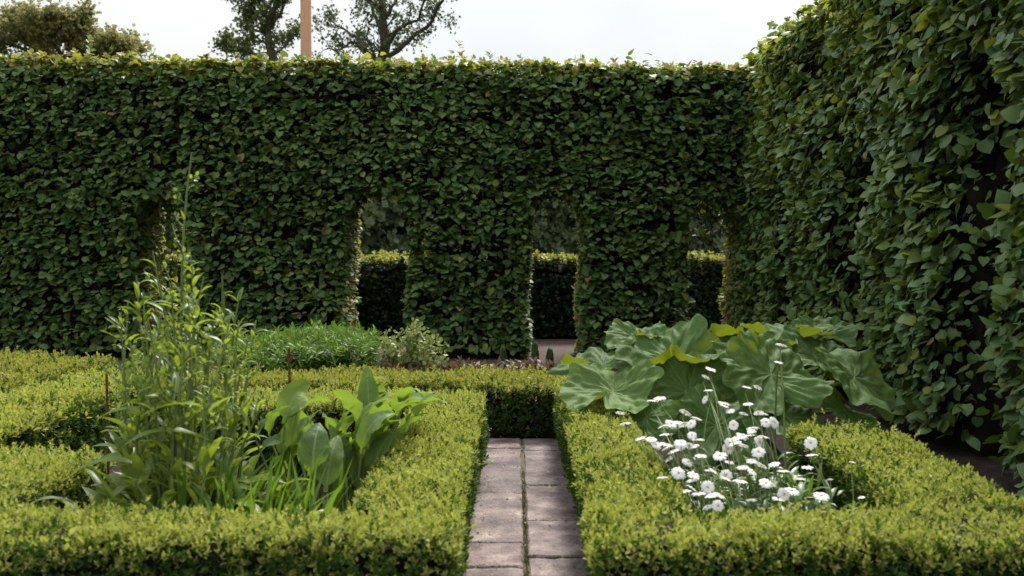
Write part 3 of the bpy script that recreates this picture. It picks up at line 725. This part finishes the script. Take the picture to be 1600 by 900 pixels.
# thin rusty rods marking the plants
def rod(px, py0, Y, label, hook):
    t = thing('metal_rod', label, 'plant marker', (X_at(px, Y), Y, 0), 'rusty rods in the left bed')
    x = X_at(px, Y); z = Z_at(py0, Y); g = Geo()
    tube(g, [(x, Y, -.1), (x + .003, Y, z * .5), (x - .004, Y, z)], [.0055, .0055, .0055], 8)
    g.build('shaft', M['rust'], t)
    if hook:
        g = Geo(); a = np.linspace(0, 5.2, 14)
        tube(g, np.stack([x + .012 * np.sin(a), np.full(14, Y - .004), z - .02 - .016 * np.cos(a) - .016], 1), .0035, 6); g.build('wire_loop', M['rust'], t)
rod(168, 585, 3.95, 'thin rusty rod standing left of the tall weed', False)
rod(453, 545, 4.2, 'thin rusty rod with a small loop, standing beside the broad-leaved plant', True)

# ------------------------------------------------------------------ giant-leaved plant on the right
gp = thing('giant_leaf_plant', 'plant with huge round crinkled rhubarb-like leaves in front of the right hedge', 'plant', (1.25, 5.75, 0))
def giant_leaf(px, py, Y, R0, tilt, yaw, cup, rim, seed, squash=1.):
    """centre pixel, depth, radius; tilt leans the blade to heading yaw; rim folds the margin down"""
    r = np.random.default_rng(seed)
    nt_, nr_ = 108, 20
    th = np.linspace(0, 2 * math.pi, nt_ + 1); rho = np.linspace(0, 1, nr_ + 1) ** .85
    ph = r.uniform(0, 6.28, 6)
    out = 1 + .06 * np.sin(5 * th + ph[0]) + .05 * np.sin(9 * th + ph[1]) + .03 * np.sin(17 * th + ph[2]) + .016 * np.sin(31 * th + ph[3])
    d = np.abs((th - math.pi + math.pi) % (2 * math.pi) - math.pi)          # notch at th = 0 side
    out = out * (1 - .62 * np.exp(-(d / .20) ** 2)) * (1 + .10 * np.cos(th - math.pi))
    T_, H_ = np.meshgrid(th, rho, indexing='ij')
    rr = H_ * out[:, None]
    x = rr * np.cos(T_) * R0; y = rr * np.sin(T_) * R0 * squash
    big = .09 * np.sin(2 * T_ + ph[4]) + .10 * np.sin(3 * T_ + ph[5]) + .07 * np.sin(5 * T_ + ph[0] + 1.5 * H_)
    vein = (np.abs(((T_ / (2 * math.pi) * 9) % 1) - .5) * 2) ** 1.0
    z = R0 * (cup * H_ ** 1.6 - rim * np.clip(H_ - .62, 0, 1) ** 2 * (1 + .6 * np.sin(3 * T_ + ph[2])) * 3 + big * H_ ** 1.5 * 1.15 + .05 * (vein - .5) * np.sin(np.clip(H_, 0, 1) * math.pi) + .035 * np.sin(13 * T_ + 9 * H_ + ph[1]) * H_ ** 2 + .022 * np.sin(22 * T_ - 14 * H_ + ph[3]) * H_)
    pk = wave(seed + 400, .035, 9); pk2 = wave(seed + 500, .016, 9)
    z = z + (.007 * pk(x, y) + .0025 * pk2(x, y)) * np.clip(H_ * 2, 0, 1)
    P = np.stack([x, y, z], -1)
    nz = V3(math.cos(yaw) * math.sin(tilt), math.sin(yaw) * math.sin(tilt), math.cos(tilt))
    hd = norm(V3(math.cos(yaw) * math.cos(tilt), math.sin(yaw) * math.cos(tilt), -math.sin(tilt)))
    # local -x (leaf tip, th = pi) points down the tilt
    Rm = np.stack([-hd, np.cross(nz, -hd), nz], 1)
    c = V3(X_at(px, Y), Y, Z_at(py, Y))
    v = (P.reshape(-1, 3) @ Rm.T) + c
    f = []
    for i in range(nt_):
        for j in range(nr_):
            a = i * (nr_ + 1) + j
            f.append((a, a + 1, a + nr_ + 2, a + nr_ + 1))
    f = [(q[0], q[1], q[2], q[3]) for q in f]
    uv = np.stack([T_ / (2 * math.pi), H_], -1).reshape(-1, 2)
    g = Geo(); g.add(v, f, 0, uv)
    lo = g.build('leaf', M['rhubarb'], gp)
    s = Geo(); b = V3(1.25 + r.normal(0, .16), 5.8 + r.normal(0, .14), 0)
    mid_ = b * .45 + c * .55 + V3(0, 0, .10)
    tube(s, [b, b * .75 + mid_ * .25 + V3(0, 0, .06), mid_, c - nz * .012], [.016, .014, .012, .009], 8)
    so = s.build('leaf_stalk', M['stem'], gp, loc=np.array(gp.location)); so.parent = lo; so.location = (0, 0, 0)
PI = math.pi; S_ = -PI / 2    # S_: towards the camera
for a in [(1050, 562, 5.5, .315, .22, S_ - .2, .34, .10, 1), (958, 612, 5.15, .255, .42, S_ - .5, .30, .10, 2), (938, 572, 5.6, .25, .20, PI + .3, .26, .12, 3), (1075, 612, 5.2, .27, .80, S_, .08, .10, 4),
          (1205, 585, 5.15, .28, .70, S_ + .3, .10, .10, 5), (1108, 532, 6.1, .20, -.05, S_, .36, .0, 6), (1168, 543, 5.95, .22, .10, S_ + .2, .36, .1, 7), (1225, 533, 5.95, .25, .0, S_ + .3, .34, .05, 8),
          (1335, 590, 5.35, .27, .75, S_ + .9, .08, .12, 9), (1275, 558, 5.7, .27, .50, S_ + .5, .10, .2, 10), (1120, 665, 4.95, .25, .8, S_ + .1, .06, .1, 11), (1225, 650, 5.0, .22, .6, S_ + .5, .06, .1, 12),
          (1010, 652, 5.0, .18, .7, S_ - .5, .06, .1, 13), (1180, 560, 5.55, .26, .35, S_ + .2, .2, .15, 14), (1285, 520, 6.2, .20, .25, S_ + .3, .25, .05, 15), (1120, 565, 5.75, .26, .2, S_ + .1, .25, .1, 16), (1320, 640, 5.25, .18, .7, S_ + .9, .06, .1, 17), (1000, 530, 5.9, .2, .2, S_ - .4, .3, .1, 18)]:
    giant_leaf(*a)

# ------------------------------------------------------------------ daisies
FL = [(1111,577),(1103,589),(1107,610),(1019,626),(1031,622),(969,645),(977,662),(1167,605),(1184,605),(1131,630),(1141,642),(1169,631),(1162,646),(1190,646),(1071,644),(1089,654),(1080,662),(1060,660),(1035,666),(1047,665),
      (1146,664),(1176,669),(1197,660),(1210,660),(1000,685),(1017,686),(1040,679),(1081,680),(1090,687),(1040,694),(1062,695),(1077,696),(1025,695),(1052,705),(1046,716),(1075,722),(1095,712),(1060,739),(1035,746),
      (1082,750),(1080,762),(1106,761),(1092,771),(1110,775),(1125,774),(1106,792),(1122,790),(1140,691),(1147,686),(1162,696),(1125,712),(1140,722),(1115,736),(1135,742),(1160,730),(1175,737),(1190,727),(1175,720),
      (1185,706),(1187,691),(1171,680),(1157,747),(1164,787),(1197,755),(1210,725),(1224,736),(1205,755),(1262,730),(1269,711),(1267,692),(1297,749),(1284,775),(1346,777),(1332,722),(1225,772),(1215,779),(1237,767)]
rx = np.random.default_rng(7)
FL += [(FL[i][0] + rx.normal(0, 9), FL[i][1] + rx.normal(0, 7)) for i in rx.choice([k for k, q in enumerate(FL) if 1000 < q[0] < 1215], 22, replace=False)]
TALLF = [(1221, 539), (1217, 566)]
def flower_mesh(seed):
    r = np.random.default_rng(seed); g = Geo(); n = 17
    for i in range(n):
        a = 2 * PI * i / n + r.normal(0, .06); L = .036 * r.uniform(.88, 1.06); w = .0054 * r.uniform(.85, 1.15); dr = r.uniform(.1, .5); z0 = r.normal(0, .001)
        t = np.array([.18, .45, .75, .95, 1.0]); ww = np.array([.55, .95, 1., .7, .25]) * w
        c, s = math.cos(a), math.sin(a)
        v = []
        for k in range(5):
            rr = t[k] * L; zz = z0 + .004 * math.sin(t[k] * 3) - dr * .012 * t[k] ** 2
            for q in (-1, 0, 1): v.append((c * rr - s * q * ww[k], s * rr + c * q * ww[k], zz - abs(q) * .0012))
        f = [(k * 3 + j, k * 3 + j + 1, k * 3 + j + 4, k * 3 + j + 3) for k in range(4) for j in range(2)]
        f = [tuple(reversed(q)) for q in f]
        g.add(v, f)
    d = Geo(); v = []; f = []
    for i in range(5):
        e = i / 4 * PI / 2
        for j in range(10): v.append((.0072 * math.cos(e) * math.cos(j * PI / 5), .0072 * math.cos(e) * math.sin(j * PI / 5), .0048 * math.sin(e)))
    f = [(i * 10 + j, i * 10 + (j + 1) % 10, (i + 1) * 10 + (j + 1) % 10, (i + 1) * 10 + j) for i in range(4) for j in range(10)]
    d.add(v, f)
    return g, d
protos = []
for s in range(5):
    g, d = flower_mesh(s)
    a = g.build('flower_head', M['petal']); b = d.build('disc', M['disc'])
    protos.append((a.data, b.data)); bpy.data.objects.remove(a); bpy.data.objects.remove(b)
r = np.random.default_rng(61)
def daisy_plant(label, base, flowers, depth, leaves, thick=.0022):
    t = thing('daisy_plant', label, 'daisy', base, 'white daisies in the right bed')
    B = np.array(base)
    for px, py in flowers:
        Y = depth(py) + r.normal(0, .09)
        c = V3(X_at(px, Y), Y, Z_at(py, Y))
        nv = norm(V3(r.normal(.05, .28), r.normal(.10, .26), .9)) if r.random() > .2 else norm(V3(r.normal(-.1, .4), -.75 + r.normal(0, .2), .7))
        b = V3(B[0] + (c[0] - B[0]) * r.uniform(.25, .6) + r.normal(0, .05), B[1] + r.normal(0, .1), 0)
        b[0] = max(.62, min(1.24, b[0])); b[1] = max(3.26, b[1])
        k = c - nv * .03; s = np.linspace(0, 1, 9)[:, None]
        ctrl = V3(b[0] * .6 + c[0] * .4, b[1] * .6 + c[1] * .4, c[2] * .75)
        p = (1 - s) ** 2 * b + 2 * s * (1 - s) * ctrl + s ** 2 * k
        p = np.concatenate([p, [c - nv * .004]])
        g = Geo(); tube(g, p, np.linspace(thick * 1.15, thick * .8, 10), 5); g.build('flower_stem', M['stem'], t)
        md, dd = protos[r.integers(0, 5)]
        o = bpy.data.objects.new('flower_head', md); COL.objects.link(o); o.parent = t; o.location = c - B
        R = frames(norm(np.cross(nv, r.normal(size=3)))[None], nv[None])[0]
        import mathutils
        o.rotation_mode = 'QUATERNION'; o.rotation_quaternion = mathutils.Matrix(R.tolist()).to_quaternion()
        k = r.uniform(.54, .80) * (.5 if px > 1290 else 1); o.scale = (k, k, k)
        e = bpy.data.objects.new('disc', dd); COL.objects.link(e); e.parent = o; e.location = (0, 0, .0015)
    g = Geo()
    for i in range(leaves):
        b = V3(B[0] + r.normal(0, .2), B[1] + r.normal(.08, .32), r.uniform(0, .26))
        if b[0] < .62 or b[0] > 1.24 or b[1] < 3.26: continue
        L = r.uniform(.05, .13)
        v, f, uv = blade(b, r.uniform(0, 6.28), r.uniform(.2, 1.3), r.uniform(.3, 1.6), L, L * r.uniform(.14, .25), lance, .25, .15, r.normal(0, .5), 5, i)
        g.add(v, f, 0, uv)
    g.build('leaves', M['daisyleaf'], t)
dep = lambda py: 3.42 + (795 - py) / 220. * .95
daisy_plant('dense clump of white daisies leaning over the hedge toward the path', (.80, 3.62, 0), [f for f in FL if f[0] < 1135], dep, 620)
daisy_plant('looser white daisies in the middle of the right bed', (1.0, 3.85, 0), [f for f in FL if 1135 <= f[0] < 1240], dep, 650)
daisy_plant('few scattered white daisies at the right end of the daisy bed', (1.17, 3.62, 0), [f for f in FL if f[0] >= 1240], dep, 420)
daisy_plant('tallest daisy, two white flowers high on a thick stem against the giant leaves', (1.19, 4.25, 0), TALLF, lambda py: 4.35, 90, .0045)

# ------------------------------------------------------------------ the bed behind the far box hedge
fe = thing('feathery_plant', 'bright green feathery bushy plant under the tall hedge, left of the variegated shrub', 'plant', (-1.75, 8.2, 0))
g = Geo(); r = np.random.default_rng(71); Yf = 8.1
w = wave(72, .25)
m = 5200
x = r.uniform(X_at(362, Yf), X_at(580, Yf), m); y = Yf + r.normal(0, .24, m)
top = Z_at(543, Yf) * (1 + .13 * w(x, y) + .08 * r.normal(size=m)) * np.clip(1.25 - np.abs((x - X_at(470, Yf)) / .72) ** 4 * .5, .5, 1.02)
z = top * (1 - r.random(m) ** 2 * .9)
scatter(g, tmpl_shoot(9, 3, .8, .12), np.stack([x, y, z], 1), frames(np.c_[r.normal(0, .5, m), r.normal(-.2, .5, m), np.ones(m)], r.normal(size=(m, 3))), r.uniform(.06, .12, m))
g.build('foliage', M['feather'], fe)
for i in range(14):
    q = Geo(); x = r.uniform(-2.2, -1.3); tube(q, [(x, Yf, 0), (x + r.normal(0, .03), Yf, .3), (x + r.normal(0, .06), Yf, .5)], [.005, .004, .003], 5); q.build('stem', M['stem'], fe)

va = thing('variegated_shrub', 'airy shrub with small pale cream-edged leaves below the middle arch pier', 'shrub', (-.82, 8, 0))
r = np.random.default_rng(73); g = Geo(); Yv = 7.9
for i in range(34):
    px = r.uniform(590, 702); hh = Z_at(505 + abs(px - 645) * .42 + abs(r.normal(0, 14)), Yv)
    b = V3(-.82 + r.normal(0, .08), Yv + r.normal(0, .06), 0); t = V3(X_at(px, Yv), Yv + r.normal(0, .14), hh)
    p = stem_curve(b, t, .03, 8, i); q = Geo(); tube(q, p, np.linspace(.004, .0015, 8), 4); q.build('stem', M['stem'], va)
    k = 60; s = r.uniform(.3, 1, k)
    P = np.array([at_curve(p, a) for a in s]) + r.normal(0, .022, (k, 3))
    scatter(g, SMALL, P, frames(r.normal(size=(k, 3)) + V3(0, 0, .3), r.normal(size=(k, 3)) + V3(0, -.4, .8)), r.uniform(.024, .045, k))
g.build('leaves', M['pale'], va)

def rosette(px, Y, label, grp, mat, hgt, n, spread, w, name, cat):
    t = thing(name, label, cat, (X_at(px, Y), Y, 0), grp); g = Geo(); r = np.random.default_rng(int(px))
    for k in range(n):
        b = V3(X_at(px, Y) + r.normal(0, spread), Y + r.normal(0, spread * .8), r.uniform(0, hgt * .6)); L = r.uniform(.04, .1)
        v, f, uv = blade(b, r.uniform(0, 6.28), r.uniform(.4, 1.4), r.uniform(0, 1.), L, L * w, lance, .2, .1, 0, 4, k); g.add(v, f, 0, uv)
    return g.build('leaves', mat, t)
for px in (700, 722, 745, 768, 792, 815, 842, 655, 618):
    rosette(px, 7.7 + (px % 3) * .12, 'low brownish red leafy plant in the row behind the far box hedge', 'reddish low plants behind the far box hedge', M['red'], .46, 300, .08, .45, 'low_red_plant', 'plant')
for px, py, lab in ((786, 545, 'slim dark green spiky plant, leftmost of three in front of the arch'), (836, 538, 'slim dark green spiky plant, tallest of three in front of the arch'), (859, 548, 'slim dark green spiky plant, rightmost of three in front of the arch')):
    Y = 8.3; t = thing('spiky_plant', lab, 'plant', (X_at(px, Y), Y, 0), 'slim spiky plants'); g = Geo(); r = np.random.default_rng(px)
    h = Z_at(py, Y); tube(g, [(X_at(px, Y), Y, 0), (X_at(px, Y), Y, h * .9)], [.008, .003], 5)
    m = 420; s = r.random(m); rad = .035 * (1 - s ** 3) + .004; a = r.uniform(0, 6.28, m)
    P = np.stack([X_at(px, Y) + rad * np.cos(a) * .7, Y + rad * np.sin(a) * .7, s * h * .96], 1)
    scatter(g, SMALL, P, frames(np.c_[np.cos(a) * .5, np.sin(a) * .5, np.ones(m)], np.c_[np.cos(a), np.sin(a), np.full(m, .3)]), r.uniform(.03, .05, m) * np.array([[.4, 1, 1]]).T.reshape(3, 1)[1] if False else r.uniform(.03, .05, m))
    g.build('spike', M['spike'], t)

# ------------------------------------------------------------------ trees and post beyond the hedge
def grow(tw, leafp, p, d, L, r0, lvl, r, droop=0.):
    n = 7; pts = [np.array(p)]; d = norm(d)
    for i in range(n):
        d = norm(d + r.normal(0, .13, 3) + V3(0, 0, .03 - droop)); pts.append(pts[-1] + d * L / n)
    tube(tw, pts, np.linspace(r0, r0 * .45, n + 1), 6 if lvl > 1 else 4)
    if lvl <= 1:
        for q in pts[2:]: leafp.append(q)
    if lvl > 0:
        for k in range(4 if lvl > 1 else 5):
            i = r.integers(2, n + 1)
            a = norm(d + r.normal(0, .62, 3)); grow(tw, leafp, pts[i], a, L * r.uniform(.42, .68), r0 * .5, lvl - 1, r, droop)
def tree(name, label, base, trunk_h, limbs, seed, mat, leaf, perpt, spread, group='trees beyond the tall hedge', r0=.16, lvl=2, tilt=(0, 0), skip=0.):
    r = np.random.default_rng(seed)
    t = thing(name, label, 'tree', base, group); tw = Geo(); lp = []
    top = V3(base[0] + tilt[0], base[1] + tilt[1], trunk_h)
    tube(tw, [(base[0], base[1], -.1), (base[0] + tilt[0] * .4, base[1], trunk_h * .5), top], [r0 * 1.25, r0, r0 * .8], 10)
    for d, L, k in limbs: grow(tw, lp, top - V3(0, 0, r.uniform(0, .4)), V3(*d), L, r0 * k, lvl, r)
    tw.build('trunk', M['bark'], t)
    P = np.array(lp)
    if skip: P = P[r.random(len(P)) > skip]
    P = np.repeat(P, perpt, 0); m = len(P); P = P + r.normal(0, spread, (m, 3))
    g = Geo(); tv = r.integers(0, 3, m)
    for k in range(3):
        q = tv == k; scatter(g, SPRAY[k], P[q], frames(r.normal(size=(q.sum(), 3)) + V3(0, 0, .2), r.normal(size=(q.sum(), 3))), leaf * r.uniform(.6, 1.3, q.sum()))
    g.build('crown', mat, t)
def limb_tree(label, px, Y, paths, seed, mat, leaf, perpt, spread, sub, subL, name='broadleaf_tree'):
    """trunk and limbs given as outlines of centre lines (pixel, pixel, radius) at the tree's own distance"""
    r = np.random.default_rng(seed)
    t = thing(name, label, 'tree', (X_at(px, Y), Y, 0), 'trees beyond the tall hedge'); tw = Geo(); lp = []
    for li, (pl, r0, r1) in enumerate(paths):
        P = np.array([[X_at(a, Y), Y, Z_at(b, Y)] for a, b in pl]); k = len(P)
        P[:, 1] += np.linspace(0, 1, k) * r.normal(0, .9) if li else 0
        u = np.linspace(0, k - 1, (k - 1) * 3 + 1)
        Q = np.stack([np.interp(u, np.arange(k), P[:, c]) for c in range(3)], 1)
        Q[1:-1] += r.normal(0, .025, Q[1:-1].shape)
        if li == 0: Q = np.concatenate([[[Q[0, 0] - .1, Y, -.1]], Q])
        tube(tw, Q, np.linspace(r0, r1, len(Q)), 8)
        for q in range(3 if li == 0 else 2, len(Q)):
            d = norm(Q[q] - Q[q - 1])
            for z in range(sub): grow(tw, lp, Q[q], norm(d * .7 + r.normal(0, .6, 3) + V3(0, 0, .1)), subL * r.uniform(.5, 1.2), r1 * .8, 1, r)
    tw.build('trunk', M['bark'], t)
    P = np.repeat(np.array(lp), perpt, 0); P = P[r.random(len(P)) < .7]; m = len(P); P = P + r.normal(0, spread, (m, 3))
    g = Geo(); tv = r.integers(0, 3, m)
    for k in range(3):
        q = tv == k; scatter(g, SPRAY[k], P[q], frames(r.normal(size=(q.sum(), 3)) + V3(0, 0, .2), r.normal(size=(q.sum(), 3))), leaf * r.uniform(.6, 1.3, q.sum()))
    g.build('crown', mat, t)
limb_tree('open tree with dark spreading limbs against the sky, right of the timber post', 598, 25,
    [([(598, 300), (598, 140), (597, 95), (601, 60), (598, 20), (604, -60), (600, -130)], .20, .05),
     ([(600, 98), (632, 74), (668, 52), (690, 25), (708, 5), (724, -22)], .07, .015), ([(602, 72), (622, 55), (655, 38), (672, 10), (682, -30)], .06, .015), ([(600, 30), (618, 0), (640, -50)], .06, .015),
     ([(594, 98), (570, 78), (552, 62), (525, 66), (495, 66)], .06, .012), ([(572, 78), (555, 52), (530, 40), (505, 20)], .05, .012), ([(598, 50), (585, 25), (570, -5), (550, -50)], .06, .015), ([(590, 100), (580, 70), (575, 40)], .04, .01), ([(601, 20), (560, -20), (520, -40)], .05, .012)],
    3, M['tree'], .052, 2, .085, 1, .58)
limb_tree('dark tree left of the timber post with one clump reaching out to the left', 428, 23,
    [([(430, 300), (430, 110), (424, 85), (418, 50), (425, 20), (440, -30), (440, -90)], .13, .04),
     ([(422, 65), (402, 30), (382, 0), (372, -40)], .06, .015), ([(421, 82), (395, 80), (370, 68), (348, 60), (325, 48)], .04, .01), ([(425, 40), (445, 15), (455, -20)], .05, .012), ([(424, 85), (440, 68), (446, 48)], .03, .01), ([(418, 50), (395, 45), (380, 25)], .04, .01), ([(425, 20), (405, -10), (400, -50)], .04, .01)],
    8, M['tree'], .058, 3, .075, 1, .42)
limb_tree('rounded coppery brown tree top at the left edge above the hedge', 100, 20,
    [([(105, 300), (105, 150), (108, 102), (118, 67), (132, 37)], .14, .04),
     ([(106, 107), (60, 82), (38, 52), (28, 39)], .05, .012), ([(106, 107), (150, 87), (185, 79)], .05, .012), ([(110, 97), (85, 67), (75, 49)], .05, .012), ([(112, 92), (145, 62), (165, 52)], .05, .012), ([(60, 82), (20, 77), (-20, 57)], .04, .012), ([(118, 67), (105, 47), (102, 41)], .04, .01), ([(125, 82), (168, 73), (180, 69)], .04, .01)],
    5, M['tree_brown'], .056, 3, .085, 3, .30)
def bushy(px, Y, hgt, rad, label, seed):
    r = np.random.default_rng(seed); x0 = X_at(px, Y)
    t = thing('bushy_tree', label, 'tree', (x0, Y, 0), 'bushy trees seen through the arches'); tw = Geo()
    tube(tw, [(x0, Y, -.1), (x0 + .1, Y, hgt * .4), (x0, Y, hgt * .8)], [.14, .1, .04], 8); tw.build('trunk', M['bark'], t)
    nc = 95; c = r.normal(size=(nc, 3)); c = norm(c) * r.uniform(.35, 1, (nc, 1)) ** .6
    c = c * V3(rad, rad, hgt * .48) + V3(x0, Y, hgt * .52); c[:, 2] = np.maximum(c[:, 2], .3)
    m = 95; P = np.repeat(c, m, 0); d = norm(r.normal(size=P.shape)) * r.uniform(.3, 1, (len(P), 1)) ** .5
    P = P + d * rad * .27 * V3(1, 1, .75); P[:, 2] = np.maximum(P[:, 2], .05)
    g = Geo(); tv = r.integers(0, 3, len(P))
    for k in range(3):
        q = tv == k; scatter(g, SPRAY[k], P[q], frames(r.normal(size=(q.sum(), 3)) + V3(0, -.4, .5), r.normal(size=(q.sum(), 3))), r.uniform(.13, .24, q.sum()))
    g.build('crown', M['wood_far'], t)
for i, (px, Y, h, rd, lab) in enumerate([(245, 25, 4.4, 2.1, 'dark bushy tree glimpsed behind the leftmost arched gap'), (420, 26, 4.3, 2.2, 'dark bushy tree hidden mostly behind the wide left pier'), (585, 24, 4.4, 2.2, 'dark bushy tree behind the arched gap left of the path'), (720, 26, 4.4, 2.2, 'dark bushy tree mostly behind the middle pier'),
        (850, 23, 4.2, 1.9, 'grey-green bushy tree behind the arched gap right of the path'), (985, 25, 4.3, 2.1, 'dark bushy tree mostly behind the right pier'), (1110, 23, 4.2, 1.9, 'grey-green bushy tree behind the rightmost arched gap'), (1240, 26, 4.2, 2.2, 'dark bushy tree behind the hedge corner')]):
    bushy(px, Y, h, rd, lab, 90 + i)

po = thing('timber_post', 'square reddish brown timber post rising above the tall hedge between two trees', 'post', (X_at(479, 12.7), 12.7, 0))
g = Geo(); x = X_at(479, 12.7); b = .066
sec = [(-b, -b + .012), (-b + .012, -b), (b - .012, -b), (b, -b + .012), (b, b - .012), (b - .012, b), (-b + .012, b), (-b, b - .012)]
zz = np.concatenate([np.linspace(-.2, 5.6, 12), [5.63]]); v = []; f = []
ca, sa = math.cos(.14), math.sin(.14)
for i, z in enumerate(zz):
    k = 1 if i < 12 else .8
    for a, c in sec: v.append((x + k * (a * ca - c * sa) + .01 * math.sin(z), 12.7 + k * (a * sa + c * ca), z))
for i in range(len(zz) - 1):
    for j in range(8): f.append((i * 8 + j, i * 8 + (j + 1) % 8, i * 8 + 8 + (j + 1) % 8, i * 8 + 8 + j))
g.add(v, f); g.f.append((np.array([[96 + j for j in range(8)]]), np.zeros(1, int)))
g.build('shaft', M['timber'], po, smooth=False)

# ------------------------------------------------------------------ light, sky, camera
SUN_AZ = math.radians(14); SUN_EL = math.radians(50)
sd = (math.sin(SUN_AZ) * math.cos(SUN_EL), math.cos(SUN_AZ) * math.cos(SUN_EL), math.sin(SUN_EL))
L = bpy.data.lights.new('sun', 'SUN'); L.energy = 2.8; L.angle = math.radians(15); L.color = (1, .96, .89)
so = bpy.data.objects.new('sun', L); COL.objects.link(so); so.location = (10, 20, 25)
import mathutils
so.rotation_euler = mathutils.Vector(sd).to_track_quat('Z', 'Y').to_euler()

wd = bpy.data.worlds.new('World'); sc.world = wd; wd.use_nodes = True
nt = wd.node_tree; nt.nodes.clear()
wo = nt.nodes.new('ShaderNodeOutputWorld'); bg = nt.nodes.new('ShaderNodeBackground'); bg.inputs['Strength'].default_value = .1
sky = nt.nodes.new('ShaderNodeTexSky'); sky.sky_type = 'NISHITA'; sky.sun_disc = False
sky.sun_elevation = SUN_EL; sky.sun_rotation = SUN_AZ; sky.air_density = 1.2; sky.dust_density = 3; sky.altitude = 50
tc = nt.nodes.new('ShaderNodeTexCoord'); nz = nt.nodes.new('ShaderNodeTexNoise'); nz.inputs['Scale'].default_value = 1.6; nz.inputs['Detail'].default_value = 3
nt.links.new(tc.outputs['Generated'], nz.inputs['Vector'])
mr = nt.nodes.new('ShaderNodeMapRange'); mr.inputs['From Min'].default_value = .35; mr.inputs['From Max'].default_value = .65; mr.inputs['To Min'].default_value = .72; mr.inputs['To Max'].default_value = .95
nt.links.new(nz.outputs['Fac'], mr.inputs['Value'])
mx = nt.nodes.new('ShaderNodeMixRGB'); mx.inputs['Color2'].default_value = (3.7, 3.72, 3.66, 1)
n3 = nt.nodes.new('ShaderNodeTexNoise'); n3.inputs['Scale'].default_value = 2.6; n3.inputs['Detail'].default_value = 5; n3.inputs['Roughness'].default_value = .55
nt.links.new(tc.outputs['Generated'], n3.inputs['Vector'])
m3 = nt.nodes.new('ShaderNodeMapRange'); m3.inputs['From Min'].default_value = .38; m3.inputs['From Max'].default_value = .62; nt.links.new(n3.outputs['Fac'], m3.inputs['Value'])
c3 = nt.nodes.new('ShaderNodeMixRGB'); c3.inputs['Color1'].default_value = (3.45, 3.62, 3.72, 1); c3.inputs['Color2'].default_value = (4.15, 4.12, 4.0, 1)
nt.links.new(m3.outputs[0], c3.inputs['Fac']); nt.links.new(c3.outputs[0], mx.inputs['Color2'])
nt.links.new(mr.outputs[0], mx.inputs['Fac']); nt.links.new(sky.outputs[0], mx.inputs['Color1'])
sx = nt.nodes.new('ShaderNodeSeparateXYZ'); nt.links.new(tc.outputs['Generated'], sx.inputs[0])
zr = nt.nodes.new('ShaderNodeMapRange'); zr.inputs['From Min'].default_value = 0; zr.inputs['From Max'].default_value = 1; zr.inputs['To Min'].default_value = .61; zr.inputs['To Max'].default_value = 2.5
nt.links.new(sx.outputs['Z'], zr.inputs['Value'])
vm = nt.nodes.new('ShaderNodeMixRGB'); vm.blend_type = 'MULTIPLY'; vm.inputs['Fac'].default_value = 1
nt.links.new(mx.outputs[0], vm.inputs['Color1']); nt.links.new(zr.outputs[0], vm.inputs['Color2'])
nt.links.new(vm.outputs[0], bg.inputs['Color']); nt.links.new(bg.outputs[0], wo.inputs['Surface'])

cam = bpy.data.cameras.new('camera'); co = bpy.data.objects.new('camera', cam); COL.objects.link(co)
co.location = (0, 0, EYE); co.rotation_euler = (math.radians(90), 0, 0)
cam.sensor_width = 36; cam.lens = 36 * F / 1600; cam.shift_x = -6 / 1600; cam.shift_y = -60 / 1600
cam.clip_start = .05; cam.clip_end = 3000
cam.dof.use_dof = True; cam.dof.focus_distance = 7.2; cam.dof.aperture_fstop = 3.6
sc.camera = co
sc.view_settings.view_transform = 'Standard'; sc.view_settings.look = 'None'; sc.view_settings.exposure = 1.2; sc.view_settings.gamma = 1
sc.cycles.max_bounces = 6; sc.cycles.transmission_bounces = 4
